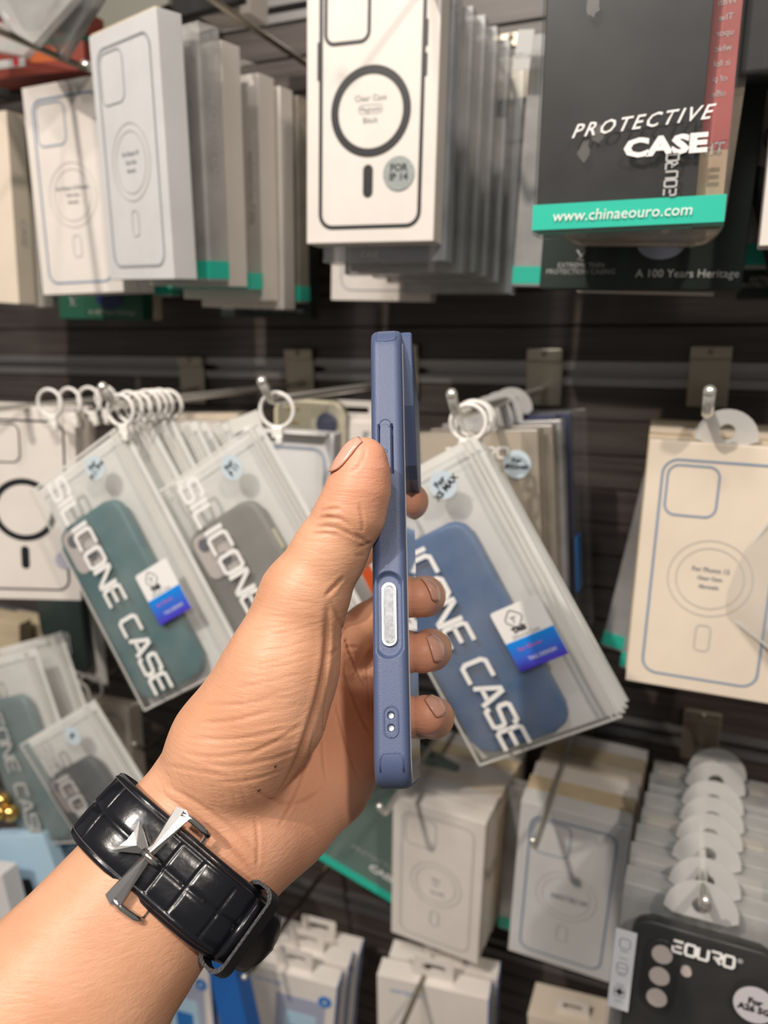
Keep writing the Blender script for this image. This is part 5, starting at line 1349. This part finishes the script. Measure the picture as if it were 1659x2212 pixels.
r = carton('phone_case_box', ((-0.3115, 0.6726, 1.3393), (-0.1, 0.1, -2.5)), W0, .165, .02, 'dim carton with hang tab and small print between the clear case and the held case', mat=card)
text('printed_words', 'IP 11', .0090, .020, -.0006, .070, ink_grey, r, bold=.0004)
euro_tab(r, .055, .020, .0825, .002, card)
# --- strip of white pack and orange case seen through the grip
r = root('white_bag', ((-0.2389, 0.5200, 1.3013), (0, -35, 0)), 'white pack edge glimpsed through the gap between fingers and palm', 'plastic bag'); boxm('film', .034, .004, .10, frost_edge, r, (0, 0, 0), .0006)
r = root('orange_case', ((-0.2156, 0.5100, 1.3179), (0, -30, 0)), 'orange strip glimpsed beside the held case through the grip', 'phone case'); boxm('shell', .016, .006, .09, orange, r, (0, 0, 0), .001)

# --- blue case bag right of the held case
pK = ((-0.1257, 0.4594, 1.3273), (-0.2, -30.6, 2.1))
zip_bag(pK, 'frosted zip bag holding the blue silicone case, right of the held case', sticker='For\nXS MAX', brand=True)
soft_case(pK, 'blue silicone case inside the frosted bag right of the held case', blue_sil, 0)
zip_bag(shift(pK, .0, .019, -.006, roll=-.3), 'frosted bag edge directly behind the blue case bag', words=False, group='bags behind the blue case bag')
zip_bag(shift(pK, .0, .038, -.012, roll=-.6), 'frosted bag edge directly behind the blue case bag', words=False, group='bags behind the blue case bag')
ring_row((-0.1380, 0.4750, 1.4475), 3, .012, 'white ring on the peg above the blue case bag', 'rings above the blue case bag', seed=9)
peg((-0.1423, 0.4520, 1.4666), 'upturned peg with thin rings and discs right of the held case', rad=.0033)
# --- cloudy packs behind it
pL = ((-0.1495, 0.5509, 1.3436), (-0.4, -4.7, -3.3))
r = clear_pack('clear_case_pack', pL, .098, .178, .018, 'cloudy tan pack with white brand letters behind the blue case bag', card_cream, None, shell_tan, teal=False, side_words='MORE PROTECTION')
strokes('printed_brand', 'ĒOURO', .0080, .0075, .0022, .0018, -.022, -.0012, .0690, 0, ink_white, r)
slab('size_sticker', circ(.0105, .033, .064, 36), -.0012, -.0006, sticker_m, r)
text('sticker_words', 'For\niPXSmax', .0050, .033, -.0016, .0645, ink, r, bold=.0002)
c1 = hang_tab(r, .036, .024, .089, .004, tab_milk)
r = clear_pack('clear_case_pack', shift(pL, .006, .024, .001), .098, .178, .014, 'cloudy tan pack second behind the blue case bag, small words on its side', card_cream, None, shell_tan, teal=False, side_words='MORE PROTECTION')
hang_tab(r, .036, .024, .089, .004, tab_milk)
r = clear_pack('clear_case_pack', shift(pL, .009, .044, .003), .098, .178, .014, 'pale pack third behind the blue case bag', card, None, shell_milk, teal=False)
hang_tab(r, .036, .024, .089, .004, tab_milk)
r = clear_pack('navy_case_pack', shift(pL, .013, .064, .002), .100, .190, .020, 'navy blue pack with bright blue patch, farthest behind the blue case bag', navy, None, shell, teal=False)
boxm('blue_patch', .0012, .0180, .046, bright_blue, r, (.0505, .010, -.030)); hang_tab(r, .036, .022, .094, .004, tab_milk)
r = clear_pack('navy_case_pack', shift(pL, .020, .090, .004), .100, .186, .014, 'dark navy pack standing out beyond the bright-patched one', navy, None, shell, teal=False)

# --- cream carton at right
pM = ((0.0142, 0.5273, 1.3494), (-0.2, 1.3, 2.0))
r = carton('phone_case_box', pM, .092, .170, .02, 'cream carton with slate-blue case outline and pale ring, hanging at the right', mat=card_cream)
case_art(r, .092, .170, ink_blue, ink_soft, ('For Phone 12', 'Clear Case', 'Magnetic'), t=.0015)
c2 = hang_tab(r, .038, .022, .085, .006, tab_milk)
for k, (lb, dx, dz, mt) in enumerate((('yellowed carton right behind the cream carton at the right', -.002, .0, card_old), ('second yellowed carton behind the cream carton at the right', -.003, .003, card_cream), ('third carton behind the cream carton at the right, just showing on top', -.004, .005, card_old))):
    carton('phone_case_box', shift(pM, dx, .022 + .022 * k, dz), .092, .172, .018, lb, mat=mt)
peg((0.0033, 0.4900, 1.4697), 'upturned peg above the cream carton at the right', rad=.0035)
for k, (lb, u) in enumerate((('thin clear pack with green foot leaning left of the cream carton', 0), ('second thin clear pack with green foot tucked behind the cream carton', 1))):
    ps = (((-0.0089, 0.6771, 1.3046), (2.9, 9.4, -4.0)), ((0.0062, 0.6466, 1.3029), (2.7, 6.1, -3.2)))[u]
    clear_pack('clear_case_pack', ps, .09, .178, .012, lb, plain('plum_card', (.10, .05, .05), .5) if u == 0 else None, None, shell_milk)
# --- frosted bag at the right edge
pN = ((0.1207, 0.5010, 1.3256), (-4.9, -60.7, -12.3))
zip_bag(pN, 'frosted bag corner in front of the cream carton at the right edge', words=False)
soft_case(pN, 'dark blue case inside the bag at the right edge', blue_sil, 0)


# ================================================================ lower rows
# --- left: bags and pegs
pO = ((-0.6049, 0.5102, 1.0901), (-1.2, -20.2, -3.0))
zip_bag(pO, 'frosted bag with teal case at the lower left edge, lettering running down it', col=ink_pale)
soft_case(pO, 'pale teal silicone case inside the lower left edge bag', plain('dull_teal', (.10, .17, .18), .5), 0, w=.078)
pP = ((-0.4888, 0.4939, 1.0589), (0.1, -33.7, 3.0))
zip_bag(pP, 'frosted bag with a near-black case just above the watch strap', sticker='XR', col=ink_pale)
soft_case(pP, 'near-black silicone case in the bag just above the watch strap', dark_sil, 2, plate_mat=plain('dull_plate', (.26, .22, .21), .4))
for k in range(1):
    zip_bag(shift(pO, .004, .03, .006), 'frosted bag edge behind the teal case bag at the lower left edge', words=False)
ring_row((-0.5939, 0.5750, 1.1274), 2, .018, 'dull white ring over the near-black case bag', 'rings over the near-black case bag', rad=.014, seed=12)
r = root('dark_pack', ((-0.6644, 0.5998, 1.1117), (-0.2, -1.5, 2.1)), 'small dark round-topped pack behind the lower left peg', 'clear pack')
slab('shell', rrect(.045, .052, .016, 8), 0, .012, dark_sil, r, .003, True); boxm('paper_patch', .014, .001, .012, card_cream, r, (.002, -.0015, .004))
peg((-0.6510, 0.5500, 1.1074), 'peg with bright tip at lower left, rod rising to the right', tip_dark=True)
peg((-0.4954, 0.5450, 1.1048), 'peg with bright tip beside the thumb side of the wrist', tip_dark=True)
r = carton('phone_case_box', ((-0.6170, 0.6224, 1.0008), (-2.3, -2.5, -1.4)), W0, .175, .02, 'tan carton with grey outline behind the near-black case bag', mat=card_cream)
case_art(r, W0, .175, ink_grey, ink_soft, (), t=.0012)
r = root('silicone_case', ((-0.6604, 0.6223, 1.1989), (6.8, 6.4, -4.6)), 'dark green case tip hanging under the black-outlined carton', 'phone case')
slab('shell', rrect(.075, .15, .0125, 8), 0, .009, plain('dark_green_silicone', (.035, .055, .052), .5), r, .003, True)
strokes('printed_words', 'SE', .0118, .0120, .0026, .0022, .0, -.0012, -.030, 90, ink_pale, r)
r = root('frosted_sleeve', shift(((-0.6604, 0.6223, 1.1989), (6.8, 6.4, -4.6)), 0, .014, -.010), 'milky sleeve behind the dark green case tip', 'plastic bag')
boxm('film', .105, .002, .165, frost_back, r, (0, 0, 0), .0004)
for k in range(3):
    carton('phone_case_box', shift(((-0.7454, 0.5954, 1.1300), (0.2, -2.7, 7.5)), .002 * k, .03 * k, -.012 * k, roll=8), .08, .11, .02, ('pale yellow pack end', 'second pale yellow pack end', 'third pale yellow pack end')[k] + ' under the black-outlined carton at the left edge', mat=card_old)
r = tag(empty('gold_charm', (-0.6313, 0.5000, 1.0260)), 'shiny gold charm at the left edge above the light blue packs', 'charm')
for (a, c, q) in ((-.004, .008, .0085), (.006, -.004, .0090), (-.008, -.006, .0085)):
    bm = bmesh.new(); bmesh.ops.create_uvsphere(bm, u_segments=20, v_segments=12, radius=q); bmesh.ops.translate(bm, vec=(a, 0, c), verts=bm.verts)
    bm_obj('bead', bm, gold, r, True)
# light blue packs at the lower left
r = carton('screen_guard_box', ((-0.5956, 0.4982, 0.9219), (0.1, -15.8, 3.3)), .075, .16, .015, 'light blue pack with a dark window at the left edge above the forearm', mat=sky_card)
slab('dark_window', rrect(.022, .050, .003, 4, -.012, .006), -.0006, 0, black_card, r)
r = carton('screen_guard_box', ((-0.6047, 0.5379, 0.8922), (0.1, 1.8, 3.0)), .085, .16, .015, 'second light blue pack tucked behind the first, touching the wrist', mat=sky_card)
euro_tab(r, .03, .016, .079, .003, sky_card)
carton('screen_guard_box', ((-0.6147, 0.5801, 0.8461), (-0.0, -13.1, -0.1)), .05, .14, .02, 'royal blue pack just showing beside the strap above the forearm', mat=royal)
carton('screen_guard_box', ((-0.6098, 0.4589, 0.9028), (0.1, -8.8, 2.0)), .05, .16, .02, 'grey-white pack edge at the left edge above the forearm', mat=card_cool)

# --- teal glass pack behind the palm
pQ = ((-0.2735, 0.6577, 1.0085), (-0.1, 19.1, 1.0))
r = root('protective_case_pack', pQ, 'greenish clear pack with green foot reading PROTECTIVE CASE, below the palm', 'clear pack')
boxm('clear_shell', .105, .014, .185, film('green_glass', (.20, .29, .26), .75, .15, .2), r, (0, .007, 0), .0007)
boxm('green_foot', .1054, .0145, .010, teal_ink, r, (0, .007, -.0870))
text('printed_words', 'PROTECTIVE', .0088, .008, -.0012, -.052, ink_pale, r, shear=.4, space=1.2)
text('printed_words', 'CASE', .0105, .022, -.0012, -.064, ink_white, r, sx=1.3, bold=.0004)
# --- two carton stacks
pR = ((-0.1968, 0.6042, 0.9941), (5.1, 2.8, -1.5))
r = carton('phone_case_box', pR, .091, .166, .02, 'white carton with grey ring drawing, front of the stack right under the held case', mat=card)
case_art(r, .091, .166, ink_soft, ink_soft, ('Clear', 'Case'), t=.0016, rt=.0011, mark=ink_grey)
text('printed_words', 'S21FE', .0060, .002, -.0006, -.0135, ink_grey, r)
for k in range(5):
    carton('phone_case_box', shift(pR, .0015 * k + .001, .0225 * (k + 1), .0015 - .001 * (k % 2), yaw=(k % 3) - 1), .091, .166, .0205, ('second', 'third', 'fourth', 'fifth', 'last')[k] + ' carton back in the grey ring stack under the held case', mat=(card, card_cream, card, card_old, card)[k])
peg((-0.2200, 0.5215, 1.1200), 'peg with bright tip right below the held case')
pS = ((-0.0748, 0.6028, 1.0203), (5.0, 2.9, 1.5))
r = carton('phone_case_box', pS, .093, .170, .02, 'white slate-blue outlined carton with one bold dark word, crossed by the long peg', mat=card_cool)
case_art(r, .093, .170, ink_blue, ink_soft, (), t=.0013, rt=.0007)
text('printed_words', 'NOTE11P', .0075, .003, -.0006, -.006, ink_grey, r, bold=.0003)
for k in range(5):
    carton('phone_case_box', shift(pS, .001 * k, .0225 * (k + 1), .001 * (k % 2), yaw=(k % 2)), .093, .170, .0205, ('second', 'third', 'fourth', 'fifth', 'last')[k] + ' carton back in the stack crossed by the long peg', mat=(card_old, card, card_cream, card_old, card)[k])
peg((-0.0920, 0.5210, 1.1240), 'long peg crossing in front of the lower slate-blue outlined carton')
clear_pack('clear_case_pack', ((-0.1195, 0.6657, 0.9904), (2.2, -0.1, -0.6)), .06, .17, .014, 'dark clear pack in the gap between the two lower carton stacks', black_card, None, shell_milk)

# --- clear pack stack at the lower right
pT = ((0.0238, 0.4393, 1.0564), (-4.1, 1.6, 0.9))
r = root('clear_case_pack', pT, 'clear pack with black case, three pale lens holes and white letters at the lower right', 'clear pack')
boxm('clear_shell', .098, .018, .178, shell, r, (0, .009, 0), .0007)
slab('black_case', rrect(.086, .168, .011, 8, .004, -.002), .004, .013, black_card, r, .002, True)
slab('camera_guard', rrect(.021, .052, .0100, 8, -.0195, .047), .0025, .006, plain('guard_black', (.012, .012, .013), .3), r, .0008, True)
for k in range(3): slab('lens_hole', circ(.0062, -.0195, .0630 - k * .0155, 30), .0018, .004, lens_pink, r)
slab('lens_hole', circ(.0032, -.0045, .0560, 24), .0018, .005, lens_pink, r)
strokes('printed_brand', 'ĒOURO', .0056, .0074, .0017, .0017, -.0140, -.0010, .0700, 0, ink_white, r)
text('printed_mark', '®', .0040, .0240, -.0010, .0760, ink_white, r)
slab('size_sticker', circ(.0118, .0350, .0500, 36), -.0012, -.0006, plain('lilac_white_sticker', (.56, .53, .56), .4), r)
text('sticker_words', 'For\nA26 5G', .0056, .0350, -.0016, .0500, ink, r, bold=.0003)
slab('feature_sticker', [(-.0485, .0745), (-.0355, .0745), (-.0355, .0180), (-.0485, .0180)], -.0012, -.0006, plain('silver_sticker', (.66, .68, .72), .35), r)
for k in range(3): rr_ring('sticker_icon', .0070, .0075, .002, .0006, -.0420, .0655 - k * .0175, ink_grey, r, -.0015)
for k in range(7): boxm('sticker_line', .0050, .0002, .0005, ink_grey, r, (-.0420, -.0014, .0600 - k * .006 + (k % 2) * .001))
text('sticker_icon', '+', .007, -.0420, -.0016, .0305, ink, r, bold=.0006)
hang_tab(r, .044, .026, .089, .010, tab_milk)
for k in range(7):
    rk = clear_pack('clear_case_pack', shift(pT, .0015 * (k + 1), .0245 * (k + 1), .001 * ((k * 3) % 4), yaw=((k * 5) % 3) - 1), .098, .178, .0215, ('second', 'third', 'fourth', 'fifth', 'sixth', 'seventh', 'eighth')[k] + ' clear pack back in the black case stack at the lower right', (None, grey_glass, None, card_old, None, black_card, card_old)[k], None, shell_milk, teal=False)
    hang_tab(rk, .044, .026, .089, .010, tab_milk)
peg((0.0258, 0.4200, 1.1855), 'peg whose tip pokes through the discs of the lower right stack', drop=.060)

# --- bottom row
pU = ((-0.3659, 0.6031, 0.7388), (3.2, 5.6, 10.2))
def guard_box(pose_, label, w=.080, wordy=True, tab=True, pic=True):
    r = carton('screen_guard_box', pose_, w, .19, .022, label, mat=card)
    boxm('blue_side', .0006, .0226, .190, royal, r, (w / 2 + .0002, .011, 0)); boxm('white_stripe', .0004, .004, .188, ink_white, r, (w / 2 + .0007, .011, 0))
    if pic:
        slab('printed_panel', rrect(.056, .11, .002, 3, .012, .012), -.0005, 0, lilac, r)
        slab('printed_phone', rrect(.036, .078, .004, 5, .013, .006), -.0009, -.0004, sky_card, r)
        slab('printed_screen', rrect(.022, .050, .002, 4, .013, .002), -.0012, -.0008, bright_blue, r)
        slab('printed_badge', circ(.0075, w / 2 - .012, .070, 26), -.0006, 0, bright_blue, r)
        text('badge_words', 'A', .0085, w / 2 - .012, -.0009, .070, ink_white, r)
    if wordy:
        text('printed_words', 'anti-break', .0080, -.026, -.0006, .080, plain('blue_ink', (.12, .32, .62), .4), r)
    if tab: euro_tab(r, .040, .027, .0948, .008, card)
    return r
guard_box(pU, 'white box with blue phone picture under the strap at the bottom, front one', .102)
guard_box(shift(pU, .001, .026, .003), 'second white and blue box behind the pictured one at the bottom', .102, False)
guard_box(shift(pU, .002, .052, -.002), 'third white and blue box at the back of the bottom row, tab on top', .102, False)
peg((-0.3701, 0.5331, 0.8850), 'peg sloping down in front of the pictured white box at the bottom', tip_dark=True, rise=.005)
pV = ((-0.4953, 0.5757, 0.7304), (0.3, -0.9, 5.1))
guard_box(pV, 'white and royal blue box close under the forearm at the bottom', .098)
carton('screen_guard_box', ((-0.3852, 0.5316, 0.8227), (-0.1, -11.0, -2.4)), .035, .15, .02, 'royal blue box side between the forearm box and the pictured box', mat=royal)
pW = ((-0.1983, 0.6038, 0.7837), (2.9, 0.2, 7.2))
guard_box(pW, 'white box with faint blue words at the bottom centre', .112, True, True, False)
guard_box(shift(pW, .002, .027, .0), 'second white box behind the bottom centre one, tab on top', .112, False, True, False)
peg((-0.2077, 0.5182, 0.8850), 'peg sloping down over the bottom centre boxes', tip_dark=True, rise=.005)
r = carton('screen_guard_box', ((-0.0583, 0.6003, 0.8262), (-0.0, -4.8, -0.0)), .08, .12, .04, 'tan box top peeping up at the bottom right of centre', mat=card_cream)
euro_tab(r, .030, .018, .058, .012, card)
